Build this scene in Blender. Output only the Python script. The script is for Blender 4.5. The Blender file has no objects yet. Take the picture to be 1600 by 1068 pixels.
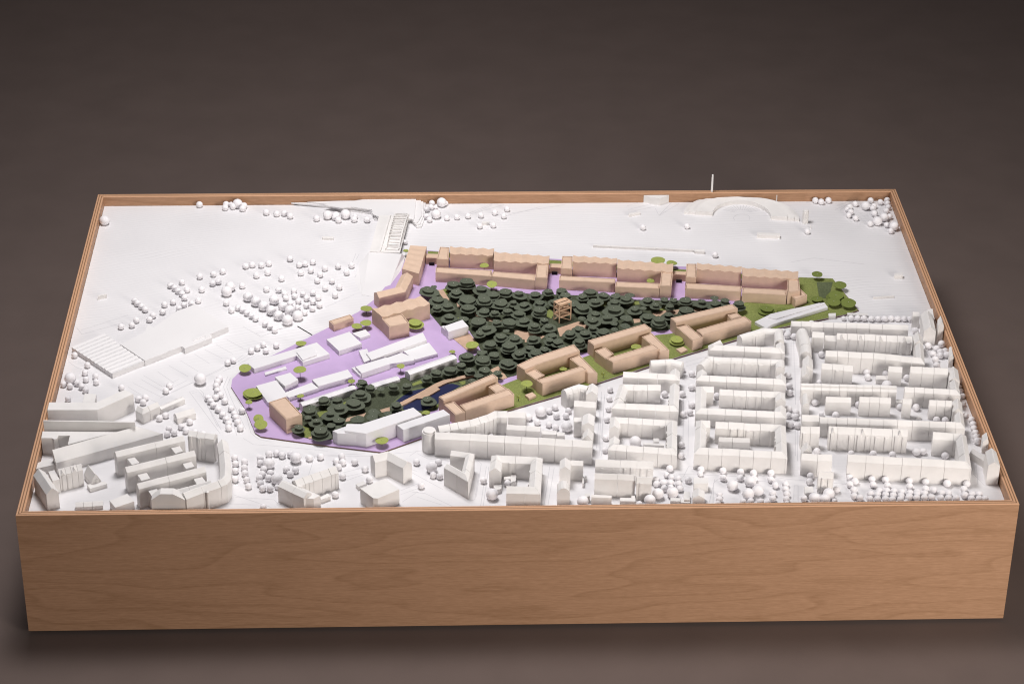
import bpy, bmesh, math, random
from mathutils import Vector, Matrix, Euler

# ---------------------------------------------------------------- camera, world, lamps
S = bpy.context.scene
C = S.collection
cam = bpy.data.objects.new('camera', bpy.data.cameras.new('camera'))
C.objects.link(cam)
cam.location = (-0.14013, -2.9175, 2.20925)
cam.rotation_euler = (1.043357, -0.01065, -0.035953)
cam.data.sensor_width = 36
cam.data.lens = 83.0284
cam.data.clip_start, cam.data.clip_end = 0.05, 60
S.camera = cam
S.view_settings.view_transform = 'Standard'
S.view_settings.look = 'None'
S.view_settings.exposure = 0.0
S.view_settings.gamma = 1.0
S.cycles.filter_width = 1.15
w = bpy.data.worlds.new('World'); S.world = w; w.use_nodes = True
w.node_tree.nodes['Background'].inputs[0].default_value = (0.95, 0.93, 1.0, 1)
w.node_tree.nodes['Background'].inputs[1].default_value = 0.10

def softbox(name, loc, target, sx, sy, power, col, spread=math.pi):
    d = bpy.data.lights.new(name, 'AREA'); d.shape = 'RECTANGLE'; d.size, d.size_y = sx, sy
    d.energy = power; d.color = col; d.spread = spread
    o = bpy.data.objects.new(name, d); C.objects.link(o); o.location = loc
    o.rotation_euler = (Vector(target) - Vector(loc)).to_track_quat('-Z', 'Y').to_euler()
softbox('overhead_softbox', (-0.38, 0.75, 2.4), (-0.08, 0.55, 0.2), 0.75, 0.75, 19.6, (1, 0.975, 0.975), 1.9)
softbox('front_softbox', (1.7, -1.9, 0.95), (0.5, 0.05, 0.14), 0.9, 0.9, 16.5, (1, 0.94, 0.88), 1.7)
softbox('back_softbox', (-0.9, 3.6, 2.6), (-0.2, 3.0, 0.0), 1.0, 0.6, 3.5, (1, 0.93, 0.9), 2.4)

# ---------------------------------------------------------------- materials
def nodes(name):
    m = bpy.data.materials.new(name); m.use_nodes = True
    nt = m.node_tree; b = nt.nodes['Principled BSDF']
    return m, nt, b
def nd(nt, t, **kw):
    n = nt.nodes.new(t)
    for k, v in kw.items():
        if k.startswith('i_'): n.inputs[int(k[2:])].default_value = v
        else: setattr(n, k, v)
    return n
def link(nt, a, ai, b, bi): nt.links.new(a.outputs[ai], b.inputs[bi])
def card(name, col, rough=0.6, var=0.06, scale=60, bump=0.15, bscale=700, spec=0.3):
    """paper, card or board: a slight mottling and a fine tooth"""
    m, nt, b = nodes(name)
    tc = nd(nt, 'ShaderNodeTexCoord')
    n1 = nd(nt, 'ShaderNodeTexNoise'); n1.inputs['Scale'].default_value = scale; n1.inputs['Detail'].default_value = 4
    link(nt, tc, 'Object', n1, 'Vector')
    r = nd(nt, 'ShaderNodeValToRGB')
    r.color_ramp.elements[0].position = 0.3; r.color_ramp.elements[1].position = 0.7
    r.color_ramp.elements[0].color = (*[c * (1 - var) for c in col], 1)
    r.color_ramp.elements[1].color = (*[min(1, c * (1 + var)) for c in col], 1)
    link(nt, n1, 'Fac', r, 'Fac'); link(nt, r, 'Color', b, 'Base Color')
    n2 = nd(nt, 'ShaderNodeTexNoise'); n2.inputs['Scale'].default_value = bscale; n2.inputs['Detail'].default_value = 3
    link(nt, tc, 'Object', n2, 'Vector')
    bp = nd(nt, 'ShaderNodeBump'); bp.inputs['Strength'].default_value = bump; bp.inputs['Distance'].default_value = 0.0006
    link(nt, n2, 'Fac', bp, 'Height'); link(nt, bp, 'Normal', b, 'Normal')
    b.inputs['Roughness'].default_value = rough
    b.inputs['Specular IOR Level'].default_value = spec
    return m
def layered(name, col, var=0.05):
    """3-D printed or milled white block: faint level layers"""
    m = card(name, col, 0.55, var, 35, 0.05, 900)
    nt = m.node_tree; b = nt.nodes['Principled BSDF']
    tc = nd(nt, 'ShaderNodeTexCoord'); mp = nd(nt, 'ShaderNodeMapping')
    mp.inputs['Scale'].default_value = (60, 60, 900)
    n = nd(nt, 'ShaderNodeTexNoise'); n.inputs['Scale'].default_value = 1.0
    link(nt, tc, 'Object', mp, 'Vector'); link(nt, mp, 'Vector', n, 'Vector')
    bp = nd(nt, 'ShaderNodeBump'); bp.inputs['Strength'].default_value = 0.25; bp.inputs['Distance'].default_value = 0.0004
    old = [k for k in nt.nodes if k.type == 'BUMP'][0]
    link(nt, n, 'Fac', bp, 'Height'); link(nt, old, 'Normal', bp, 'Normal'); link(nt, bp, 'Normal', b, 'Normal')
    return m
def wood(name, dark, light, rough=0.5):
    """rotary-cut beech plywood: long grain with flame figure and flecks; ply edges on top"""
    m, nt, b = nodes(name)
    tc = nd(nt, 'ShaderNodeTexCoord')
    mp = nd(nt, 'ShaderNodeMapping'); mp.inputs['Scale'].default_value = (1.0, 3, 6)
    link(nt, tc, 'Object', mp, 'Vector')
    n0 = nd(nt, 'ShaderNodeTexNoise'); n0.inputs['Scale'].default_value = 1.6; n0.inputs['Detail'].default_value = 2
    link(nt, mp, 'Vector', n0, 'Vector')
    mu = nd(nt, 'ShaderNodeMath', operation='MULTIPLY', i_1=11.0); link(nt, n0, 'Fac', mu, 0)
    fq = nd(nt, 'ShaderNodeMath', operation='FRACT'); link(nt, mu, 0, fq, 0)
    fl = nd(nt, 'ShaderNodeValToRGB'); e = fl.color_ramp.elements
    e[0].color = (0, 0, 0, 1); e[1].position = 0.22; e[1].color = (0.75, 0.75, 0.75, 1); k = e.new(0.92); k.color = (1, 1, 1, 1); k = e.new(1.0); k.color = (0.1, 0.1, 0.1, 1)
    link(nt, fq, 0, fl, 'Fac')
    fr = nd(nt, 'ShaderNodeMath', operation='MULTIPLY', i_1=0.5); link(nt, fl, 'Color', fr, 0)
    mp2 = nd(nt, 'ShaderNodeMapping'); mp2.inputs['Scale'].default_value = (14, 60, 260)
    link(nt, tc, 'Object', mp2, 'Vector')
    n1 = nd(nt, 'ShaderNodeTexNoise'); n1.inputs['Scale'].default_value = 1.5; n1.inputs['Detail'].default_value = 6
    link(nt, mp2, 'Vector', n1, 'Vector')
    mp3 = nd(nt, 'ShaderNodeMapping'); mp3.inputs['Scale'].default_value = (70, 200, 700)
    link(nt, tc, 'Object', mp3, 'Vector')
    n2 = nd(nt, 'ShaderNodeTexNoise'); n2.inputs['Scale'].default_value = 1.0; n2.inputs['Detail'].default_value = 2
    link(nt, mp3, 'Vector', n2, 'Vector')
    a1 = nd(nt, 'ShaderNodeMath', operation='MULTIPLY_ADD', i_1=0.34, i_2=0.10); link(nt, fr, 0, a1, 0)
    a2 = nd(nt, 'ShaderNodeMath', operation='MULTIPLY_ADD', i_1=0.5); link(nt, n1, 'Fac', a2, 0); link(nt, a1, 0, a2, 2)
    a3 = nd(nt, 'ShaderNodeMath', operation='MULTIPLY_ADD', i_1=0.5); link(nt, n2, 'Fac', a3, 0); link(nt, a2, 0, a3, 2)
    r = nd(nt, 'ShaderNodeValToRGB'); r.color_ramp.elements[0].position = 0.36; r.color_ramp.elements[1].position = 0.88
    r.color_ramp.elements[0].color = (*dark, 1); r.color_ramp.elements[1].color = (*light, 1)
    link(nt, a3, 0, r, 'Fac')
    # ply edges where the surface faces up
    sp = nd(nt, 'ShaderNodeSeparateXYZ'); link(nt, tc, 'Object', sp, 0)
    pl = nd(nt, 'ShaderNodeMath', operation='MULTIPLY', i_1=1 / 0.0044); link(nt, sp, 'Y', pl, 0)
    pp = nd(nt, 'ShaderNodeMath', operation='FRACT'); link(nt, pl, 0, pp, 0)
    rr = nd(nt, 'ShaderNodeValToRGB'); rr.color_ramp.interpolation = 'CONSTANT'
    rr.color_ramp.elements[0].color = (*[c * 1.25 for c in light], 1)
    rr.color_ramp.elements[1].position = 0.64; rr.color_ramp.elements[1].color = (*[c * 0.8 for c in dark], 1)
    link(nt, pp, 0, rr, 'Fac')
    g = nd(nt, 'ShaderNodeNewGeometry'); s2 = nd(nt, 'ShaderNodeSeparateXYZ'); link(nt, g, 'True Normal', s2, 0)
    up = nd(nt, 'ShaderNodeMath', operation='GREATER_THAN', i_1=0.5); link(nt, s2, 'Z', up, 0)
    mx = nd(nt, 'ShaderNodeMix', data_type='RGBA'); link(nt, up, 0, mx, 'Factor')
    nt.links.new(r.outputs['Color'], mx.inputs[6]); nt.links.new(rr.outputs['Color'], mx.inputs[7])
    nt.links.new(mx.outputs[2], b.inputs['Base Color'])
    bp = nd(nt, 'ShaderNodeBump'); bp.inputs['Strength'].default_value = 0.12; bp.inputs['Distance'].default_value = 0.0006
    link(nt, a3, 0, bp, 'Height'); link(nt, bp, 'Normal', b, 'Normal')
    b.inputs['Roughness'].default_value = rough; b.inputs['Specular IOR Level'].default_value = 0.3
    return m
def board(name):
    """white model board with milled contour grooves over the open field"""
    m, nt, b = nodes(name)
    tc = nd(nt, 'ShaderNodeTexCoord'); sp = nd(nt, 'ShaderNodeSeparateXYZ'); link(nt, tc, 'Object', sp, 0)
    mp = nd(nt, 'ShaderNodeMapping'); mp.inputs['Scale'].default_value = (2.2, 4.5, 1); link(nt, tc, 'Object', mp, 'Vector')
    n0 = nd(nt, 'ShaderNodeTexNoise'); n0.inputs['Scale'].default_value = 1.3; n0.inputs['Detail'].default_value = 3
    link(nt, mp, 'Vector', n0, 'Vector')
    d = nd(nt, 'ShaderNodeMath', operation='MULTIPLY_ADD', i_1=0.075); link(nt, n0, 'Fac', d, 0); link(nt, sp, 'Y', d, 2)
    # the left of the field drops towards the town, so its lines turn
    sx = nd(nt, 'ShaderNodeMath', operation='ADD', i_1=0.25); link(nt, sp, 'X', sx, 0)
    mn = nd(nt, 'ShaderNodeMath', operation='MINIMUM', i_1=0.0); link(nt, sx, 0, mn, 0)
    sq = nd(nt, 'ShaderNodeMath', operation='MULTIPLY', i_1=-0.30); link(nt, mn, 0, sq, 0)
    d2 = nd(nt, 'ShaderNodeMath', operation='ADD'); link(nt, d, 0, d2, 0); link(nt, sq, 0, d2, 1)
    mu = nd(nt, 'ShaderNodeMath', operation='MULTIPLY', i_1=1 / 0.0088); link(nt, d2, 0, mu, 0)
    fr = nd(nt, 'ShaderNodeMath', operation='FRACT'); link(nt, mu, 0, fr, 0)
    ln = nd(nt, 'ShaderNodeValToRGB')
    e = ln.color_ramp.elements; e[0].position = 0.0; e[0].color = (0, 0, 0, 1); e[1].position = 0.16; e[1].color = (1, 1, 1, 1)
    k = e.new(0.94); k.color = (1, 1, 1, 1); k = e.new(1.0); k.color = (0, 0, 0, 1)
    link(nt, fr, 0, ln, 'Fac')
    # how clearly each stretch was milled
    n3 = nd(nt, 'ShaderNodeTexNoise'); n3.inputs['Scale'].default_value = 5; link(nt, tc, 'Object', n3, 'Vector')
    ms = nd(nt, 'ShaderNodeMapRange'); ms.inputs[1].default_value = 0.3; ms.inputs[2].default_value = 0.72
    ms.inputs[3].default_value = 0.12; ms.inputs[4].default_value = 0.75
    link(nt, n3, 'Fac', ms, 0)
    n1 = nd(nt, 'ShaderNodeTexNoise'); n1.inputs['Scale'].default_value = 7; n1.inputs['Detail'].default_value = 5; link(nt, tc, 'Object', n1, 'Vector')
    r = nd(nt, 'ShaderNodeValToRGB'); r.color_ramp.elements[0].position = 0.3; r.color_ramp.elements[1].position = 0.7
    r.color_ramp.elements[0].color = (0.74, 0.725, 0.735, 1); r.color_ramp.elements[1].color = (0.79, 0.775, 0.785, 1)
    link(nt, n1, 'Fac', r, 'Fac')
    fld = nd(nt, 'ShaderNodeMapRange'); fld.inputs[1].default_value = 0.38; fld.inputs[2].default_value = 0.55
    fld.inputs[3].default_value = 0.25; fld.inputs[4].default_value = 1.0; link(nt, sp, 'Y', fld, 0)
    ms2 = nd(nt, 'ShaderNodeMath', operation='MULTIPLY'); link(nt, ms, 0, ms2, 0); link(nt, fld, 0, ms2, 1); ms = ms2
    inv = nd(nt, 'ShaderNodeMath', operation='SUBTRACT', i_0=1.0); link(nt, ln, 'Color', inv, 1)
    fm = nd(nt, 'ShaderNodeMath', operation='MULTIPLY'); link(nt, inv, 0, fm, 0); link(nt, ms, 0, fm, 1)
    mx = nd(nt, 'ShaderNodeMix', data_type='RGBA'); link(nt, fm, 0, mx, 'Factor')
    link(nt, r, 'Color', mx, 6); mx.inputs[7].default_value = (0.60, 0.585, 0.60, 1)
    nt.links.new(mx.outputs[2], b.inputs['Base Color'])
    bp = nd(nt, 'ShaderNodeBump'); bp.inputs['Strength'].default_value = 0.5; bp.inputs['Distance'].default_value = 0.0006
    fi = nd(nt, 'ShaderNodeMath', operation='SUBTRACT', i_0=1.0); link(nt, fm, 0, fi, 1)
    link(nt, fi, 0, bp, 'Height'); link(nt, bp, 'Normal', b, 'Normal')
    b.inputs['Roughness'].default_value = 0.6; b.inputs['Specular IOR Level'].default_value = 0.25
    return m
M = {
 'w': layered('white_print', (0.80, 0.775, 0.755)),
 'pw': card('white_lacquer', (0.745, 0.73, 0.745), 0.45, 0.02, 20),
 't': card('tan_card', (0.635, 0.465, 0.35), 0.6, 0.05, 90, 0.06),
 'tline': card('tan_edge', (0.30, 0.19, 0.13), 0.7),
 'lilac': card('lilac_board', (0.505, 0.365, 0.59), 0.6, 0.04, 30),
 'green': card('flock_green', (0.215, 0.245, 0.08), 0.95, 0.22, 420, 0.6, 1500, 0.05),
 'dgreen': card('dark_flock', (0.075, 0.085, 0.055), 0.95, 0.3, 420, 0.6, 1500, 0.05),
 'bank': card('bank_flock', (0.12, 0.14, 0.075), 0.95, 0.2, 300, 0.5, 1500, 0.05),
 'path': card('path_veneer', (0.52, 0.355, 0.25), 0.7, 0.08, 120),
 'water': card('pond_blue', (0.022, 0.026, 0.075), 0.3, 0.1, 50, 0.05),
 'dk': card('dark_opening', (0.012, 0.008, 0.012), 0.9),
 'ball': card('ball_white', (0.87, 0.845, 0.86), 0.6, 0.04, 150, 0.3),
 'leafd': card('dark_paper', (0.098, 0.112, 0.080), 0.8, 0.16, 6, 0.0, 900, 0.2),
 'leafg': card('green_paper', (0.30, 0.34, 0.09), 0.8, 0.12, 6, 0.0, 900, 0.2),
 'leaff': card('olive_paper', (0.15, 0.185, 0.045), 0.8, 0.12, 6, 0.0, 900, 0.2),
 'wire': card('wire', (0.02, 0.02, 0.018), 0.5),
 'pin': card('pin_head', (0.75, 0.72, 0.65), 0.4),
 'edge': card('cut_edge', (0.16, 0.10, 0.075), 0.9),
 'line': card('engraved', (0.56, 0.55, 0.57), 0.9),
 'beech': wood('beech_ply', (0.30, 0.160, 0.082), (0.49, 0.282, 0.168)),
 'stick': card('tower_wood', (0.60, 0.41, 0.275), 0.6, 0.12, 200),
 'board': board('model_board'),
 'plain': card('white_board', (0.775, 0.758, 0.76), 0.6, 0.03, 8, 0.0),
 'floor': card('studio_paper', (0.130, 0.098, 0.087), 0.8, 0.05, 9, 0.25, 500, 0.15),
}
rnd = random.Random(5)
MM = 0.001
ZR = 0.219                # top of the rim above the studio floor
ZG = ZR - 0.019           # board surface
def Z(z): return ZG + z * MM

# ---------------------------------------------------------------- helpers
def link_obj(o, parent=None):
    C.objects.link(o)
    if parent is not None: o.parent = parent
    return o
def mesh_obj(name, verts, faces, mat, parent=None, smooth=False):
    me = bpy.data.meshes.new(name)
    me.from_pydata([tuple(v) for v in verts], [], faces)
    bm = bmesh.new(); bm.from_mesh(me)
    bmesh.ops.recalc_face_normals(bm, faces=bm.faces)
    bm.to_mesh(me); bm.free()
    me.materials.append(M[mat] if isinstance(mat, str) else mat)
    if smooth: me.polygons.foreach_set('use_smooth', [True] * len(me.polygons))
    return link_obj(bpy.data.objects.new(name, me), parent)
def tag(o, label, cat, group=None):
    o['label'] = label; o['category'] = cat
    if group: o['group'] = group
    return o
def root(name, loc):
    o = bpy.data.objects.new(name, None); o.empty_display_size = 0.01; C.objects.link(o); o.location = loc
    return o

class MB:
    """collects solids for one mesh"""
    def __init__(s): s.v = []; s.f = []
    def poly(s, pts): i = len(s.v); s.v += [Vector(p) for p in pts]; s.f.append(tuple(range(i, i + len(pts))))
    def loft(s, rings, cap=True, closed=True):
        i = len(s.v); n = len(rings[0])
        for r in rings: s.v += [Vector(p) for p in r]
        for k in range(len(rings) - 1):
            for j in range(n if closed else n - 1):
                a = i + k * n + j; b = i + k * n + (j + 1) % n
                s.f.append((a, b, b + n, a + n))
        if cap:
            s.f.append(tuple(range(i, i + n))[::-1]); s.f.append(tuple(range(i + (len(rings) - 1) * n, i + len(rings) * n)))
    def box(s, p, dx, dy, z0, z1, ax=Vector((1, 0, 0))):
        ay = Vector((-ax.y, ax.x, 0)); p = Vector((p[0], p[1], 0))
        q = [p + ax * a + ay * b for a, b in ((-dx, -dy), (dx, -dy), (dx, dy), (-dx, dy))]
        s.loft([[(v.x, v.y, z0) for v in q], [(v.x, v.y, z1) for v in q]])
    def bar(s, a, b, t):
        a, b = Vector(a), Vector(b); d = (b - a).normalized()
        u = d.cross(Vector((0, 0, 1)))
        u = u.normalized() if u.length > 1e-4 else Vector((1, 0, 0))
        v = d.cross(u); r = lambda c: [c + u * t + v * t, c - u * t + v * t, c - u * t - v * t, c + u * t - v * t]
        s.loft([r(a), r(b)])
    def build(s, name, mat, parent=None, off=(0, 0, 0), smooth=False):
        o = Vector(off)
        return mesh_obj(name, [v - o for v in s.v], s.f, mat, parent, smooth)

def area(P): return sum(P[i][0] * P[(i + 1) % len(P)][1] - P[(i + 1) % len(P)][0] * P[i][1] for i in range(len(P))) / 2
def ccw(P): return list(P) if area(P) > 0 else list(P)[::-1]
def V2(p): return Vector((p[0] * MM, p[1] * MM))
def inset(P, d):
    """inward offset of a CCW polygon"""
    n = len(P); R = []
    for i in range(n):
        a, b, c = P[i - 1], P[i], P[(i + 1) % n]
        e1 = (b - a).normalized(); e2 = (c - b).normalized()
        n1 = Vector((-e1.y, e1.x)); n2 = Vector((-e2.y, e2.x)); k = n1 + n2
        if k.length < 1e-6: R.append(b + n1 * d); continue
        k.normalize(); R.append(b + k * min(d / max(0.35, k.dot(n1)), d * 2.2))
    return R
def clamp(p):
    """buildings stop at the inner faces of the box"""
    return Vector((max(-0.7385, min(0.7385, p.x)), max(0.0122, min(1.0455, p.y))))

def g_prism(z0, h, pts, lip=0):
    P = ccw([clamp(V2(p)) for p in pts]); m = MB(); a, b = Z(z0), Z(z0 + h)
    ring = lambda Q, z: [(p.x, p.y, z) for p in Q]
    if lip:
        Q = inset(P, 0.0012); Q2 = inset(P, 0.0021)      # a groove between the wall sheet and the roof sheet
        m.loft([ring(P, a), ring(P, b), ring(Q, b), ring(Q, b - 0.0022), ring(Q2, b - 0.0022), ring(Q2, b - 0.0002)])
    else:
        Q = inset(P, 0.0003)
        m.loft([ring(P, a), ring(P, b - 0.0003), ring(Q, b)])
    return m

PROFILES = {
 'gable': lambda r: [(0, 0), (0.46, r), (0.54, r), (1, 0)],
 'arch': lambda r: [(0, 0), (0.1, r * .5), (0.3, r * .88), (0.5, r), (0.7, r * .88), (0.9, r * .5), (1, 0)],
 'flat': lambda r: [(0, r), (1, r)],
 'step': lambda r: [(0, 0), (0.3, r * .55), (0.3, r * .95), (0.62, r * 1.2), (1, 0)],
}
def g_rows(z0, h, pts, wmm, rise, n, ribs, prof, closed, dorm):
    """houses along an outer eave line; the row lies to the left of the line"""
    P = [V2(p) for p in pts]; wd = wmm * MM
    if closed: P = P + [P[0]]
    nv = len(P)
    seg = [(P[i + 1] - P[i]) for i in range(nv - 1)]; L = [s.length for s in seg]
    nrm = [Vector((-s.y, s.x)) / s.length for s in seg]
    inn = []
    for i in range(nv):
        a = nrm[max(0, i - 1)]; b = nrm[min(nv - 2, i)]
        k = (a + b); k = k / k.length
        inn.append(P[i] + k * (wd / max(0.4, k.dot(b))))
    cum = [0]
    for l in L: cum.append(cum[-1] + l)
    tot = cum[-1]
    if isinstance(n, (list, tuple)): cuts = [k * tot for k in n]
    else: cuts = [tot * k / n for k in range(n + 1)]
    if not isinstance(n, (list, tuple)):
        for k in range(1, len(cuts) - 1): cuts[k] += rnd.uniform(-.16, .16) * tot / n
    def at(s):
        for i in range(nv - 1):
            if s <= cum[i + 1] + 1e-9: break
        t = max(0, min(1, (s - cum[i]) / L[i])); o = P[i].lerp(P[i + 1], t)
        if t < 1e-6: return o, inn[i], i
        if t > 1 - 1e-6: return o, inn[i + 1], i
        iv = inn[i + 1] - inn[i]
        tt = (o + nrm[i] * wd - inn[i]).dot(iv) / max(1e-9, iv.length_squared)
        return o, inn[i].lerp(inn[i + 1], max(0.02, min(0.98, tt))), i
    pf0 = PROFILES['flat' if rise < 0.6 else prof](rise * MM)
    out = []; za = Z(z0); G = 0.0002
    for k in range(len(cuts) - 1):
        s0, s1 = cuts[k] + (G if k else 0), cuts[k + 1] - (G if k < len(cuts) - 2 else 0)
        if s1 - s0 < 0.002: continue
        zb = Z(z0 + h) + rnd.uniform(-.0004, .0004) * (1 if len(cuts) > 2 else 0)
        st = [s0] + [c for c in cum if s0 + .0008 < c < s1 - .0008] + [s1]
        m = MB(); rings = []
        for s in st:
            o, q, i = at(s)
            r = [(o.x, o.y, za)] + [(*(o.lerp(q, f)), zb + dz) for f, dz in pf0] + [(q.x, q.y, za)]
            rings.append([(*clamp(Vector(p[:2])), p[2]) for p in r])
        m.loft(rings)
        # bays on the yard side (ribs 2: inner side of a block; 1: outer side of the line)
        if ribs:
            mid = (s0 + s1) / 2; o, q, i = at(mid); ax = seg[i].normalized(); no = -nrm[i]
            fit = min(cum[i + 1], s1) - max(cum[i], s0)
            for c in range(2 if s1 - s0 > 0.018 else 1):
                if rnd.random() < .2: continue
                hw = rnd.uniform(.0014, .0030); dp = rnd.uniform(.0005, .0011)
                s = s0 + (s1 - s0) * ((.28, .74)[c] if s1 - s0 > .018 else rnd.uniform(.35, .65))
                o, q, i = at(s); ax3 = Vector((*seg[i].normalized(), 0))
                base = (o - nrm[i] * (dp - .0002)) if ribs == 1 else (o + nrm[i] * (wd + dp - .0002))
                ends = min(s - cum[i], cum[i + 1] - s)
                if ribs == 2 and ends < wd + .004 and nv > 2: continue
                if rnd.random() < .5: m.box(clamp(base), hw, dp, za, zb - rnd.uniform(.0002, .002), ax3)
                else: m.box(clamp(base), hw, dp, za, zb + rnd.uniform(.0004, .0016), ax3)
        if dorm and k % 2 == 0:
            s = (s0 + s1) / 2; o, q, i = at(s); ax = seg[i].normalized(); d2 = nrm[i]
            a0 = o - d2 * .0004; e = o + d2 * wd * .42
            hw, hh = .0034, rise * MM * .92
            t1 = (a0 - ax * hw); t2 = (a0 + ax * hw)
            m.loft([[(*t1, zb - .0002), (*t2, zb - .0002), (*a0, zb + hh)], [(*(e - ax * hw), zb - .0002), (*(e + ax * hw), zb - .0002), (*e, zb + hh)]])
        out.append(m)
    return out
def g_fold(z0, h, back, front, nf, amp):
    """block whose roof is folded into a zigzag between two edges"""
    a, b = [clamp(V2(p)) for p in back]; c, d = [clamp(V2(p)) for p in front]
    m = MB(); rings = []
    for k in range(nf * 2 + 1):
        t = k / (nf * 2); p = a.lerp(b, t); q = c.lerp(d, t)
        z = Z(z0 + h) + (amp * MM if k % 2 == 0 else 0) - amp * MM * .5
        rings.append([(p.x, p.y, Z(z0)), (p.x, p.y, z), (q.x, q.y, z), (q.x, q.y, Z(z0))])
    m.loft(rings); return m
def g_shed(z0, h1, h2, eave, ridge):
    a, b = [clamp(V2(p)) for p in eave]; c, d = [clamp(V2(p)) for p in ridge]
    m = MB(); R = []
    for e, r in ((a, c), (b, d)):
        k = (r - e) * 0.12; g = r + k
        R.append([(e.x, e.y, Z(z0)), (e.x, e.y, Z(h1)), (r.x, r.y, Z(h2)), (g.x, g.y, Z(h2 * .55)), (g.x, g.y, Z(z0))])
    m.loft(R); return m
def circle(c, r, z, n): return [(c[0] + r * math.cos(2 * math.pi * k / n), c[1] + r * math.sin(2 * math.pi * k / n), z) for k in range(n)]
def g_cyl(z0, h, c, r, seg, cap):
    m = MB(); c = V2(c); r *= MM; a, b = Z(z0), Z(z0 + h)
    if cap: m.loft([circle(c, r, a, seg), circle(c, r, b - .003, seg), circle(c, r * .97, b - .001, seg), circle(c, r * .84, b - .001, seg), circle(c, r * .84, b + .0018, seg), circle(c, r * .7, b + .0024, seg)])
    else: m.loft([circle(c, r, a, seg), circle(c, r, b, seg)])
    return m
def g_cut(y0, depth, P):
    m = MB(); top = [(x * MM, z * MM) for x, z in P]
    pr = [(top[0][0], ZG)] + [(x, ZG + z) for x, z in top] + [(top[-1][0], ZG)]
    m.loft([[(x, y0 * MM, z) for x, z in pr], [(x, (y0 + depth) * MM, z) for x, z in pr]]); return m
def g_arc(hs, hb, c, r0, r1, rot):
    """part of the crescent: radii and roof heights given at its ends and at its back"""
    m = MB(); c = V2(c); rings = []; N = 64
    for k in range(N + 1):
        t = math.pi * k / N; a = math.radians(rot) + t; u = Vector((math.cos(a), math.sin(a))); e = abs(math.cos(t)) ** 1.3
        p, q = (clamp(c + u * (r[1] + (r[0] - r[1]) * e) * MM) for r in (r0, r1)); h = hb + (hs - hb) * e
        rings.append([(p.x, p.y, Z(0)), (p.x, p.y, Z(h * .8)), (q.x, q.y, Z(h)), (q.x, q.y, Z(0))])
    m.loft(rings); return m
def g_mast(h, p, wmm):
    m = MB(); p = V2(p); a = wmm * MM / 2; b = a * .7
    sq = lambda r, z: [(p.x - r, p.y - r, z), (p.x + r, p.y - r, z), (p.x + r, p.y + r, z), (p.x - r, p.y + r, z)]
    m.loft([sq(a, Z(0)), sq(b, Z(h - 1)), sq(b * .4, Z(h))]); return m
def g_door(z0, a, b, h):
    m = MB(); a, b = V2(a), V2(b); ax = (b - a).normalized(); mid = (a + b) / 2
    m.box(mid, (b - a).length / 2, .0012, Z(z0), Z(z0 + h), Vector((ax.x, ax.y, 0))); return m

def build_thing(t):
    name, label, cat, group, parts = t
    ms = []
    for q in parts:
        k, pn, mat = q[:3]
        if k == 'prism': ms.append((pn, mat, g_prism(q[3], q[4], q[5], q[6])))
        elif k == 'row': ms += [(pn, mat, m) for m in g_rows(*q[3:])]
        elif k == 'fold': ms.append((pn, mat, g_fold(*q[3:])))
        elif k == 'shed': ms.append((pn, mat, g_shed(*q[3:])))
        elif k == 'cyl': ms.append((pn, mat, g_cyl(*q[3:])))
        elif k == 'cut': ms.append((pn, mat, g_cut(*q[3:])))
        elif k == 'arc': ms.append((pn, mat, g_arc(*q[4:])))
        elif k == 'mast': ms.append((pn, mat, g_mast(*q[4:])))
        elif k == 'door': ms.append((pn, mat, g_door(*q[3:])))
    allv = [v for _, _, m in ms for v in m.v]
    c = sum(allv, Vector()) / len(allv); c.z = min(v.z for v in allv)
    if len(ms) == 1:
        o = ms[0][2].build(name, ms[0][1], None, c); o.location = c
    else:
        o = root(name, c)
        for pn, mat, m in ms: m.build(pn, mat, o, c)
    return tag(o, label, cat, group)

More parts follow.
